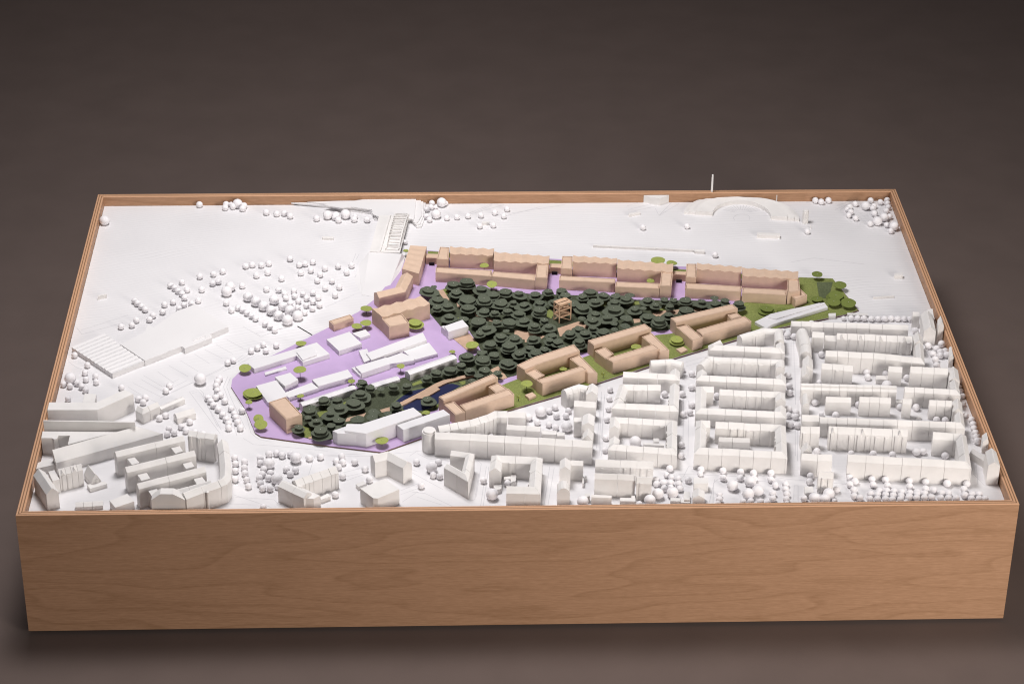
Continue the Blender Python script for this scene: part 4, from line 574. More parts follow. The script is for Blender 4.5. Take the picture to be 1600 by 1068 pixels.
('small white ball trees before the front right terrace',[('small white ball tree, leftmost in rear half, before the front right terrace',507.2,79,5.56),('small white ball tree, second from left in rear half, before the front right terrace',510.2,97.7,5.58),('small white ball tree, third from left in rear half, before the front right terrace',516.4,86.9,5.57),('small white ball tree, fourth from left in rear half, before the front right terrace',543.6,92.4,5.58),('small white ball tree, fifth from left in rear half, before the front right terrace',563.9,91,5.79),('small white ball tree, sixth from left in rear half, before the front right terrace',600.1,87,5.59),('small white ball tree, rightmost in rear half, before the front right terrace',625.1,84,5.6),('small white ball tree, leftmost in front half, before the front right terrace',542.5,77.6,5.57),('small white ball tree, second from left in front half, before the front right terrace',564.3,74.6,5.57),('small white ball tree, third from left in front half, before the front right terrace',598,71.1,5.57),('small white ball tree, fourth from left in front half, before the front right terrace',657.1,77.8,6.2),('small white ball tree, fifth from left in front half, before the front right terrace',680.1,62.4,5.59),('small white ball tree, sixth from left in front half, before the front right terrace',677.6,45.5,5.97),('small white ball tree, rightmost in front half, before the front right terrace',687.2,76.8,5.81)]),
('small white ball trees in the front right hedge',[('small white ball tree, leftmost in rearmost quarter, in the front right hedge',510.6,63.4,5.54),('small white ball tree, second from left in rearmost quarter, in the front right hedge',549.3,59.9,5.55),('small white ball tree, third from left in rearmost quarter, in the front right hedge',561.1,59.6,5.55),('small white ball tree, fourth from left in rearmost quarter, in the front right hedge',571.7,58.7,5.55),('small white ball tree, fifth from left in rearmost quarter, in the front right hedge',583.1,56.4,5.55),('small white ball tree, sixth from left in rearmost quarter, in the front right hedge',595.4,53.7,5.55),('small white ball tree, seventh from left in rearmost quarter, in the front right hedge',606.5,55.2,5.56),('small white ball tree, eighth from left in rearmost quarter, in the front right hedge',621,64.7,5.57),('small white ball tree, rightmost in rearmost quarter, in the front right hedge',633.1,60.9,5.57),('small white ball tree, leftmost in rear-middle quarter, in the front right hedge',534.4,53.2,5.53),('small white ball tree, second from left in rear-middle quarter, in the front right hedge',545.2,50.5,5.53),('small white ball tree, third from left in rear-middle quarter, in the front right hedge',557.3,49.2,5.53),('small white ball tree, fourth from left in rear-middle quarter, in the front right hedge',568.7,47.3,5.54),('small white ball tree, fifth from left in rear-middle quarter, in the front right hedge',605.5,50,5.55),('small white ball tree, sixth from left in rear-middle quarter, in the front right hedge',617.6,51.5,5.56),('small white ball tree, seventh from left in rear-middle quarter, in the front right hedge',643.4,52.7,5.57),('small white ball tree, eighth from left in rear-middle quarter, in the front right hedge',653.9,51.4,5.57),('small white ball tree, ninth from left in rear-middle quarter, in the front right hedge',689.7,48.2,5.58),('small white ball tree, rightmost in rear-middle quarter, in the front right hedge',700.4,48,5.58),('small white ball tree, leftmost in front-middle quarter, in the front right hedge',508.9,46.7,5.52),('small white ball tree, second from left in front-middle quarter, in the front right hedge',516.4,41.4,5.51),('small white ball tree, third from left in front-middle quarter, in the front right hedge',531.4,38.3,5.51),('small white ball tree, fourth from left in front-middle quarter, in the front right hedge',580.3,46,5.54),('small white ball tree, fifth from left in front-middle quarter, in the front right hedge',591.1,40.9,5.53),('small white ball tree, sixth from left in front-middle quarter, in the front right hedge',592.7,44.3,5.54),('small white ball tree, seventh from left in front-middle quarter, in the front right hedge',603.1,40,5.54),('small white ball tree, eighth from left in front-middle quarter, in the front right hedge',614.9,40.4,5.54),('small white ball tree, ninth from left in front-middle quarter, in the front right hedge',626.4,40.9,5.55),('small white ball tree, rightmost in front-middle quarter, in the front right hedge',639.6,38.5,5.55),('small white ball tree, leftmost in frontmost quarter, in the front right hedge',543,38.1,5.52),('small white ball tree, second from left in frontmost quarter, in the front right hedge',554.9,37.8,5.52),('small white ball tree, third from left in frontmost quarter, in the front right hedge',565.4,36.2,5.52),('small white ball tree, fourth from left in frontmost quarter, in the front right hedge',577.9,36,5.52),('small white ball tree, sixth from left in frontmost quarter, in the front right hedge',651.3,38.3,5.55),('small white ball tree, seventh from left in frontmost quarter, in the front right hedge',662.9,37.3,5.55),('small white ball tree, eighth from left in frontmost quarter, in the front right hedge',686.2,36.2,5.56),('small white ball tree, ninth from left in frontmost quarter, in the front right hedge',697.9,35.9,5.56),('small white ball tree, rightmost in frontmost quarter, in the front right hedge',706.5,35,5.57)]),
('small white ball trees in the upper right corner',[('small white ball tree, sixth from left in front half, in the upper right corner',697.8,981.6,6.8)]),
('large white ball trees in the upper right corner',[('leftmost large white ball tree in the upper right corner',686,1010.7,8.81),('large white ball tree, second from left, in the upper right corner',697.6,948.1,9.01),('large white ball tree, third from left, in the upper right corner',713,963.5,8.44),('rightmost large white ball tree in the upper right corner',725.2,926.8,8.98)]),
('large white ball trees right of the bridge embankment',[('leftmost large white ball tree right of the bridge embankment',-119.4,987.8,9.16),('right large white ball tree right of the bridge embankment',-108.5,1035.7,9.25)]),
('small white ball trees on the hill left of bridge',[('small white ball tree, leftmost in rear half, on the hill left of bridge',-511.8,1026.2,6.13),('small white ball tree, second from left in rear half, on the hill left of bridge',-510.7,1040.1,6.15),('small white ball tree, fourth from left in rear half, on the hill left of bridge',-497.7,1030.4,6.14),('small white ball tree, fifth from left in rear half, on the hill left of bridge',-479.2,1021.8,6.13),('small white ball tree, sixth from left in rear half, on the hill left of bridge',-476.9,1032.9,6.14),('small white ball tree, seventh from left in rear half, on the hill left of bridge',-434.4,1005.6,6.1),('small white ball tree, rightmost in rear half, on the hill left of bridge',-400.7,1001.3,6.09),('small white ball tree, leftmost in front half, on the hill left of bridge',-415,999.8,6.09),('small white ball tree, second from left in front half, on the hill left of bridge',-389.4,990.1,6.08),('small white ball tree, third from left in front half, on the hill left of bridge',-340.3,979.5,6.06),('small white ball tree, fourth from left in front half, on the hill left of bridge',-305.7,982.2,6.06),('small white ball tree, fifth from left in front half, on the hill left of bridge',-304.7,989.6,7.08),('small white ball tree, sixth from left in front half, on the hill left of bridge',-299.7,972.3,6.05),('small white ball tree, seventh from left in front half, on the hill left of bridge',-270.9,974.6,6.05),('small white ball tree, rightmost in front half, on the hill left of bridge',-247,972.6,6.05)]),
('large white ball trees on the hill left of bridge',[('leftmost large white ball tree on the hill left of bridge',-488.8,1043.8,9.23),('large white ball tree, second from left, on the hill left of bridge',-320.2,988,8.85),('rightmost large white ball tree on the hill left of bridge',-287,989.3,9.36)]),
('small white ball trees alone at the back wall, far left',[('small white ball tree alone at the back wall, far left',-560.3,1043.8,6.15)]),
('large white ball trees in the back left corner by the wall',[('large white ball tree in the back left corner by the wall',-732.2,971.6,9.32)])]
FAR_BALLS = [
(-447.3,627.3,5.53),
(-438.5,616.9,5.52),
(-431.2,607.9,5.51),
(-414,588.7,5.48),
(-405.3,578.9,5.47),
(-396.7,567.9,5.46),
(-432.6,498.8,5.38),
(-422.5,508.3,5.39),
(-413.1,519.6,5.4),
(-408.1,498.8,5.38),
(-391.5,516.2,5.4),
(-468.9,461,5.34),
(-460,468.3,5.35),
(-385.7,694,5.61),
(-383,678.9,5.59),
(-370.2,704.8,5.62),
(-368.2,685.5,5.59),
(-374.1,659.3,5.56),
(-360.9,644.6,5.55),
(-360.8,667.2,5.57),
(-354.1,693.5,5.6),
(-346.8,677.4,5.58),
(-336.8,696.5,5.61),
(-326.9,679.4,5.58),
(-335.2,664.5,5.57),
(-346.2,652.5,5.55),
(-323.7,653,5.55),
(-335.4,640.6,5.54),
(-348.6,627.8,5.53),
(-364.7,799.6,5.73),
(-354.6,803.3,5.73),
(-341,810.3,5.74),
(-361,770.1,5.69),
(-343.5,779.3,5.7),
(-326.4,762.9,5.68),
(-330.8,741.3,5.66),
(-319,786,5.71),
(-304.9,739,5.65),
(-315.8,713.6,5.62),
(-291.2,716.5,5.63),
(-297.8,688,5.59),
(-295.6,793.3,5.72),
(-279.8,770.2,5.69),
(-271.7,796.2,5.72),
(-724.6,490.5,5.41),
(-699.4,458,5.37),
(-700.6,433,5.34),
(-696.6,411.8,5.32),
(-682.2,421.7,5.33),
(-679,403.4,5.31),
(-720.1,391.3,5.3),
(-731.2,397.1,5.31),
(-709.1,400,5.31),
(-700.7,388.6,5.29),
(-693,377.7,5.28),
(-717.8,351.6,5.25),
(-636,385.8,5.28),
(-39,226.3,5.05),
(141.6,218.3,5.06),
(138.5,182.8,5.02),
(147.5,273.2,5.12),
(152.4,304.9,5.16),
(156.1,336.2,5.19),
(159.1,364,5.23),
(228.5,111.4,4.95),
(235.1,104.1,4.94),
(245.6,100.4,4.94),
(303.7,55.3,4.9),
(591.1,591.1,5.56),
(602.6,590.9,5.57),
(613.5,589.8,5.57),
(625.9,588.3,5.57),
(637.6,588.1,5.57),
(649.1,587.9,5.57),
(660.1,589.9,5.58),
(671.6,588.3,5.58),
(683.1,588.1,5.58),
(693.1,586.2,5.58),
(733.4,260.8,5.23),
(523.3,166.3,5.06),
(595.7,1046.4,6.1),
(605.8,1032.9,6.09),
(620.4,1046,6.1),
(382.2,825.4,5.78),
(231.7,78,4.71),
(280.6,114.2,4.76),
(299.1,31.5,4.67),
(375.2,33.4,4.69),
(467.4,548.8,5.27),
(668.7,1023.6,5.79),
(656.2,1011.6,5.77),
(650.7,1000.8,5.76),
(655.1,990.9,5.75),
(649.3,977.9,5.73),
(660.1,965.7,5.72),
(700.2,1037.4,5.81),
(717.5,1030.2,5.8),
(731.8,1038.3,5.82),
(730.3,1023.6,5.8),
(728.9,1008.5,5.78),
(722.6,994.1,5.77),
(702.8,1014.8,5.78),
(698.7,1004.3,5.77),
(724.6,971.2,5.74),
(683.2,943.4,5.7),
(713.8,937.5,5.7),
(716.8,913.5,5.67),
(-126.7,1045.3,5.69),
(-128.5,1022.2,5.66),
(-136.5,1013.2,5.65),
(-131.9,972.2,5.6),
(-137,984.9,5.62),
(-99.8,978.5,5.61),
(-81,981.8,5.61),
(-60.6,985.6,5.62),
(-36.3,987.9,5.62),
(-10.3,998.9,5.64),
(13.1,1012.7,5.65),
(5.7,984.6,5.62),
(-39.4,944.8,5.57),
(-14.5,948,5.58),
(260.8,935,5.54),
(342.6,938.5,5.55),
(-269.4,986.5,5.56),
(562.2,914.4,5.49),
(-368.6,90.6,4.32),
(504.9,380.7,4.67),
(494.1,283,4.57),
(733.3,334.2,4.67),
(729.1,310.6,4.65),
(726.1,275.5,4.61),
(476.9,35.3,4.32),
(585.6,31.3,4.34),
(-501.7,1044.8,5.13),
(-176.3,884.7,4.66),
(404.3,32.2,3.91),
(649.5,405.2,4.29),
(578.6,592.4,4.45),
(737,362.9,4.27),
(735.2,350.9,4.26),
(-100.5,1055.3,4.64),
(-120.1,1025,4.2)]
DARK_TREES = [
('dark layered paper trees nearest the left long row',[('dark two-disc paper tree, leftmost of 9 nearest the left long row',-135.9,682.3,2,10.4,17.7,14.5),('dark single-disc paper tree, second from left of 9 nearest the left long row',-125.5,698.9,1,5.4,6.8,10.5),('dark two-disc paper tree, third from left of 9 nearest the left long row',-91.1,704.8,2,11.1,14.4,14.5),('dark two-disc paper tree, fourth from left of 9 nearest the left long row',-86.6,673.9,2,9.5,13.5,14.5),('dark three-disc paper tree, fifth from left of 9 nearest the left long row',-67.6,704.8,3,12,15.6,19),('dark two-disc paper tree, sixth from left of 9 nearest the left long row',-43.1,686.4,2,9.2,15.2,14.5),('dark two-disc paper tree, seventh from left of 9 nearest the left long row',50.6,664.3,2,9.2,13.5,14.5),('dark two-disc paper tree, eighth from left of 9 nearest the left long row',74,674.1,2,7.4,11,14.5),('dark two-disc paper tree, rightmost of 9 nearest the left long row',102.4,659.5,2,9.2,11.6,14.5)]),
('dark layered paper trees nearest the zigzag block',[('dark two-disc paper tree, leftmost of 3 nearest the zigzag block',-121,620.4,2,7.6,10,14.5),('dark two-disc paper tree, second from left of 3 nearest the zigzag block',-119,649.9,2,9.9,16.8,14.5),('dark two-disc paper tree, rightmost of 3 nearest the zigzag block',-101.7,628.5,2,8.8,13.4,14.5)]),
('dark layered paper trees nearest the small grove house',[('dark two-disc paper tree, leftmost of 6 nearest the small grove house',-100,589.4,2,8.3,14.9,14.5),('dark two-disc paper tree, second from left of 6 nearest the small grove house',-75.3,581.4,2,8.3,10.5,14.5),('dark two-disc paper tree, third from left of 6 nearest the small grove house',-67.8,619.5,2,11.4,15.8,14.5),('dark two-disc paper tree, fourth from left of 6 nearest the small grove house',-50.8,570.4,2,12.7,14.8,14.5),('dark two-disc paper tree, fifth from left of 6 nearest the small grove house',-49.4,532.9,2,7.1,11.4,14.5),('dark two-disc paper tree, rightmost of 6 nearest the small grove house',-37.9,547.6,2,8.2,15.6,14.5)]),
('dark layered paper trees nearest the grove centre',[('dark two-disc paper tree, leftmost of 11 nearest the grove centre',-67.3,645.9,2,13.7,16.4,14.5),('dark three-disc paper tree, second from left of 11 nearest the grove centre',-39.2,640.5,3,11.4,17.6,19),('dark two-disc paper tree, third from left of 11 nearest the grove centre',-40,608.3,2,9.1,13.3,14.5),('dark two-disc paper tree, fourth from left of 11 nearest the grove centre',-23.3,665.5,2,10.7,13.5,14.5),('dark two-disc paper tree, fifth from left of 11 nearest the grove centre',-22.1,601.8,2,6.8,10,14.5),('dark two-disc paper tree, sixth from left of 11 nearest the grove centre',-10.5,634,2,11.4,15.9,14.5),('dark two-disc paper tree, seventh from left of 11 nearest the grove centre',-1.5,676.2,2,10.7,12.7,14.5),('dark two-disc paper tree, eighth from left of 11 nearest the grove centre',0,606.1,2,7.9,10,14.5),('dark two-disc paper tree, ninth from left of 11 nearest the grove centre',11,638.3,2,6.1,10,14.5),('dark two-disc paper tree, tenth from left of 11 nearest the grove centre',22.1,669.5,2,7.7,13.5,14.5),('dark two-disc paper tree, rightmost of 11 nearest the grove centre',29.6,628.7,2,8.4,15,14.5)]),
('dark layered paper trees nearest the lookout tower',[('dark three-disc paper tree, leftmost of 11 nearest the lookout tower',54.9,601.8,3,10.6,14.9,19),('dark two-disc paper tree, second from left of 11 nearest the lookout tower',56.5,634.5,2,8.4,12.5,14.5),('dark two-disc paper tree, third from left of 11 nearest the lookout tower',61.9,573,2,6.8,8.5,14.5),('dark two-disc paper tree, fourth from left of 11 nearest the lookout tower',68.5,554.7,2,7.5,13.2,14.5),('dark two-disc paper tree, fifth from left of 11 nearest the lookout tower',84.5,639.4,2,9.1,12.6,14.5),('dark two-disc paper tree, sixth from left of 11 nearest the lookout tower',114.4,629.6,2,11.4,13.4,14.5),('dark two-disc paper tree, seventh from left of 11 nearest the lookout tower',119.8,542.6,2,7.8,11.5,14.5),('dark single-disc paper tree, eighth from left of 11 nearest the lookout tower',127.1,585.7,1,6.8,8.3,10.5),('dark two-disc paper tree, ninth from left of 11 nearest the lookout tower',129.6,615.4,2,10.6,17.5,14.5),('dark two-disc paper tree, tenth from left of 11 nearest the lookout tower',144.2,572.3,2,9,14.9,14.5),('dark two-disc paper tree, rightmost of 11 nearest the lookout tower',150.3,596.5,2,7.6,12.5,14.5)]),
('dark layered paper trees nearest the clearing left of the tower',[('dark two-disc paper tree, leftmost of 12 nearest the clearing left of the tower',-32.6,495.7,2,9.6,12.2,14.5),('dark two-disc paper tree, second from left of 12 nearest the clearing left of the tower',-19.4,566.8,2,7.5,10.7,14.5),('dark two-disc paper tree, third from left of 12 nearest the clearing left of the tower',-14.1,520.4,2,8.9,13.1,14.5),('dark single-disc paper tree, fourth from left of 12 nearest the clearing left of the tower',-4.3,545,1,6,8.2,10.5),('dark three-disc paper tree, fifth from left of 12 nearest the clearing left of the tower',-2.1,483.1,3,11,14.6,19),('dark two-disc paper tree, sixth from left of 12 nearest the clearing left of the tower',1.6,568,2,11.2,13.2,14.5),('dark two-disc paper tree, seventh from left of 12 nearest the clearing left of the tower',8.7,515.5,2,8.9,15.5,14.5),('dark two-disc paper tree, eighth from left of 12 nearest the clearing left of the tower',19.2,596.5,2,9,14.1,14.5),('dark two-disc paper tree, ninth from left of 12 nearest the clearing left of the tower',27.4,573.6,2,9.3,15.7,14.5),('dark two-disc paper tree, tenth from left of 12 nearest the clearing left of the tower',39.7,512,2,8.1,13,14.5),('dark three-disc paper tree, eleventh from left of 12 nearest the clearing left of the tower',43.6,550.3,3,7.2,13.1,19),('dark two-disc paper tree, rightmost of 12 nearest the clearing left of the tower',72.4,521,2,7.4,11.4,14.5)]),
('dark layered paper trees nearest the second courtyard building',[('dark two-disc paper tree, leftmost of 8 nearest the second courtyard building',-5.9,434.6,2,11.6,15.7,14.5),('dark two-disc paper tree, second from left of 8 nearest the second courtyard building',14.8,462.9,2,9.1,12.1,14.5),('dark two-disc paper tree, third from left of 8 nearest the second courtyard building',33.3,482.8,2,8.1,13,14.5),('dark two-disc paper tree, fourth from left of 8 nearest the second courtyard building',42.1,466.7,2,9.5,12.1,14.5),('dark two-disc paper tree, fifth from left of 8 nearest the second courtyard building',57.3,476.6,2,7.4,12.9,14.5),('dark two-disc paper tree, sixth from left of 8 nearest the second courtyard building',68,506.9,2,7.1,10.6,14.5),('dark two-disc paper tree, seventh from left of 8 nearest the second courtyard building',81,500.2,2,8.9,11.4,14.5),('dark single-disc paper tree, rightmost of 8 nearest the second courtyard building',87.9,489.4,1,7.4,9.3,10.5)]),
('dark layered paper trees nearest the oblong white hall',[('dark two-disc paper tree, leftmost of 5 nearest the oblong white hall',-124,404.5,2,8.4,10.8,14.5),('dark two-disc paper tree, second from left of 5 nearest the oblong white hall',-100.8,413.9,2,10.1,12.4,14.5),('dark two-disc paper tree, third from left of 5 nearest the oblong white hall',-82.5,424.9,2,7.3,8.8,14.5),('dark two-disc paper tree, fourth from left of 5 nearest the oblong white hall',-73.2,455.8,2,9.5,14.5,14.5),('dark two-disc paper tree, rightmost of 5 nearest the oblong white hall',-47.3,468.3,2,8.1,10.5,14.5)]),
('dark layered paper trees nearest the pond-side courtyard building',[('dark two-disc paper tree, leftmost of 7 nearest the pond-side courtyard building',-67.5,410.5,2,7.2,10.3,14.5),('dark single-disc paper tree, second from left of 7 nearest the pond-side courtyard building',-65.9,383.5,1,6.5,8.2,10.5),('dark single-disc paper tree, third from left of 7 nearest the pond-side courtyard building',-54.1,397.3,1,7.9,9.5,10.5),('dark two-disc paper tree, fourth from left of 7 nearest the pond-side courtyard building',-46.5,443.8,2,10.9,13.8,14.5),('dark two-disc paper tree, fifth from left of 7 nearest the pond-side courtyard building',-44.4,410.1,2,9.4,11.1,14.5),('dark two-disc paper tree, sixth from left of 7 nearest the pond-side courtyard building',-27,460.7,2,8.8,10.5,14.5),('dark two-disc paper tree, rightmost of 7 nearest the pond-side courtyard building',-23.7,399.9,2,6.9,8.8,14.5)]),
('dark layered paper trees nearest the middle long row',[('dark two-disc paper tree, leftmost of 14 nearest the middle long row',96.5,676.9,2,8.9,11.8,14.5),('dark two-disc paper tree, second from left of 14 nearest the middle long row',132.1,655.8,2,7.6,10.9,14.5),('dark two-disc paper tree, third from left of 14 nearest the middle long row',146.1,671.3,2,10.7,14.4,14.5),('dark two-disc paper tree, fourth from left of 14 nearest the middle long row',153.1,638.2,2,8.4,15.1,14.5),('dark two-disc paper tree, fifth from left of 14 nearest the middle long row',168.2,658.3,2,8.4,12.6,14.5),('dark two-disc paper tree, sixth from left of 14 nearest the middle long row',186.6,637.7,2,7.6,11.7,14.5),('dark two-disc paper tree, seventh from left of 14 nearest the middle long row',189.4,654.8,2,8.4,10.9,14.5),('dark two-disc paper tree, eighth from left of 14 nearest the middle long row',206.6,648.3,2,8.9,16,14.5),('dark single-disc paper tree, ninth from left of 14 nearest the middle long row',214.8,663.2,1,8.4,10.7,10.5),('dark two-disc paper tree, tenth from left of 14 nearest the middle long row',243.4,639.8,2,8.4,13.4,14.5),('dark two-disc paper tree, eleventh from left of 14 nearest the middle long row',256.5,624,2,6.4,10.1,14.5),('dark two-disc paper tree, twelfth from left of 14 nearest the middle long row',272.8,640.2,2,7.3,9.3,14.5),('dark two-disc paper tree, thirteenth from left of 14 nearest the middle long row',280.8,619.8,2,6.9,8.4,14.5),('dark two-disc paper tree, rightmost of 14 nearest the middle long row',288.8,639.9,2,6.9,9.3,14.5)]),
('dark layered paper trees nearest the third courtyard building',[('dark two-disc paper tree, leftmost of 16 nearest the third courtyard building',102.5,527.9,2,8.9,12.3,14.5),('dark three-disc paper tree, second from left of 16 nearest the third courtyard building',116.1,494.8,3,8.1,13,19),('dark two-disc paper tree, third from left of 16 nearest the third courtyard building',127.8,527.5,2,8.9,14.4,14.5),('dark two-disc paper tree, fourth from left of 16 nearest the third courtyard building',142.5,546.7,2,6.3,9.9,14.5),('dark single-disc paper tree, fifth from left of 16 nearest the third courtyard building',143.3,522.3,1,4.8,6,10.5),('dark two-disc paper tree, sixth from left of 16 nearest the third courtyard building',159.5,532.9,2,10.1,13.1,14.5),('dark two-disc paper tree, seventh from left of 16 nearest the third courtyard building',169.8,582.5,2,8.3,17.4,14.5),('dark two-disc paper tree, eighth from left of 16 nearest the third courtyard building',183.2,611.4,2,11.4,18.4,14.5),('dark single-disc paper tree, ninth from left of 16 nearest the third courtyard building',180,566.5,1,7.2,9.9,10.5),('dark single-disc paper tree, tenth from left of 16 nearest the third courtyard building',180.1,546.4,1,6.3,7.9,10.5),('dark single-disc paper tree, eleventh from left of 16 nearest the third courtyard building',198.7,555,1,9,11.4,10.5),('dark single-disc paper tree, twelfth from left of 16 nearest the third courtyard building',202.4,582.8,1,10.6,12.4,10.5),('dark two-disc paper tree, thirteenth from left of 16 nearest the third courtyard building',219.4,613.1,2,7.6,11.7,14.5),('dark two-disc paper tree, fourteenth from left of 16 nearest the third courtyard building',219.7,612.3,2,7.6,13.4,14.5),('dark single-disc paper tree, fifteenth from left of 16 nearest the third courtyard building',233.9,616,1,6.1,7.5,10.5),('dark two-disc paper tree, rightmost of 16 nearest the third courtyard building',240.1,584.3,2,10.9,14.9,14.5)]),
('dark layered paper trees nearest the farthest courtyard building',[('dark three-disc paper tree, leftmost of 7 nearest the farthest courtyard building',257.1,565.4,3,9.8,14.9,19),('dark two-disc paper tree, second from left of 7 nearest the farthest courtyard building',274.9,589.1,2,7.6,11.6,14.5),('dark two-disc paper tree, third from left of 7 nearest the farthest courtyard building',307.6,605.4,2,12.2,15,14.5),('dark two-disc paper tree, fourth from left of 7 nearest the farthest courtyard building',337.3,634.4,2,6.9,15.1,14.5),('dark two-disc paper tree, fifth from left of 7 nearest the farthest courtyard building',360.2,627.8,2,9.2,15.5,14.5),('dark two-disc paper tree, sixth from left of 7 nearest the farthest courtyard building',378.1,636.8,2,7.7,9.7,14.5),('dark three-disc paper tree, rightmost of 7 nearest the farthest courtyard building',400.2,619.1,3,8.4,11.8,19)]),
('dark layered paper trees nearest the right long row',[('dark two-disc paper tree, leftmost of 2 nearest the right long row',309.3,638,2,9.5,13.5,14.5),('dark single-disc paper tree, right of 2 nearest the right long row',361.4,650.5,1,7.7,9.7,10.5)]),
('dark layered paper trees nearest the pond',[('dark two-disc paper tree, leftmost of 3 nearest the pond',-171.9,364.8,2,7.2,9.1,14.5),('dark two-disc paper tree, second from left of 3 nearest the pond',-139.2,386.6,2,7.2,9.5,14.5),('dark two-disc paper tree, rightmost of 3 nearest the pond',-138.3,321.2,2,7.8,14,14.5)]),
('dark layered paper trees nearest the long white hall',[('dark single-disc paper tree, leftmost of 10 nearest the long white hall',-346.3,300,1,4.2,5.4,10.5),('dark two-disc paper tree, second from left of 10 nearest the long white hall',-326.8,290.5,2,9.9,11.6,14.5),('dark single-disc paper tree, third from left of 10 nearest the long white hall',-323.3,304.9,1,6.4,8.1,10.5),('dark two-disc paper tree, fourth from left of 10 nearest the long white hall',-305.4,320.9,2,8.5,9.7,14.5),('dark two-disc paper tree, fifth from left of 10 nearest the long white hall',-283.5,321.9,2,7.8,10.9,14.5),('dark two-disc paper tree, sixth from left of 10 nearest the long white hall',-279.4,299,2,8.5,16.8,14.5),('dark two-disc paper tree, seventh from left of 10 nearest the long white hall',-256.5,313.3,2,11.3,16.8,14.5),('dark single-disc paper tree, eighth from left of 10 nearest the long white hall',-248.5,368.1,1,5,6.4,10.5),('dark three-disc paper tree, ninth from left of 10 nearest the long white hall',-247,335.5,3,8.5,16.9,19),('dark two-disc paper tree, rightmost of 10 nearest the long white hall',-244.3,375.8,2,7.9,9.5,14.5)]),
('dark layered paper trees nearest the low seamed hall',[('dark two-disc paper tree, leftmost of 3 nearest the low seamed hall',-231.1,357.7,2,7.2,8.7,14.5),('dark single-disc paper tree, second from left of 3 nearest the low seamed hall',-214.1,358.4,1,6.4,8.1,10.5),('dark two-disc paper tree, rightmost of 3 nearest the low seamed hall',-194.1,363.8,2,7.4,9.5,14.5)]),
('dark layered paper trees nearest the tall two-tier block',[('dark three-disc paper tree, leftmost of 10 nearest the tall two-tier block',-307,225.3,3,10.4,16.5,19),('dark two-disc paper tree, second from left of 10 nearest the tall two-tier block',-293.6,280.6,2,6.3,13.6,14.5),('dark two-disc paper tree, third from left of 10 nearest the tall two-tier block',-291,242.5,2,7,8.8,14.5),('dark single-disc paper tree, fourth from left of 10 nearest the tall two-tier block',-280,241.3,1,7.7,9.7,10.5),('dark two-disc paper tree, fifth from left of 10 nearest the tall two-tier block',-279.7,260.6,2,9.1,10.8,14.5),('dark single-disc paper tree, sixth from left of 10 nearest the tall two-tier block',-250,266.4,1,11.2,14.2,10.5),('dark single-disc paper tree, seventh from left of 10 nearest the tall two-tier block',-226.4,273.3,1,9.8,12.4,10.5),('dark single-disc paper tree, eighth from left of 10 nearest the tall two-tier block',-224.5,289.7,1,9.9,12.5,10.5),('dark single-disc paper tree, ninth from left of 10 nearest the tall two-tier block',-201.9,282.6,1,7,8.9,10.5),('dark two-disc paper tree, rightmost of 10 nearest the tall two-tier block',-188.7,304,2,7.8,10.1,14.5)]),
('dark layered paper trees nearest the tan corner block',[('dark two-disc paper tree, leftmost of 3 nearest the tan corner block',-341.6,240.8,2,7,10.7,14.5),('dark two-disc paper tree, second from left of 3 nearest the tan corner block',-328.1,268.1,2,5.9,7.5,14.5),('dark two-disc paper tree, rightmost of 3 nearest the tan corner block',-314.4,257.3,2,6.3,12,14.5)])]
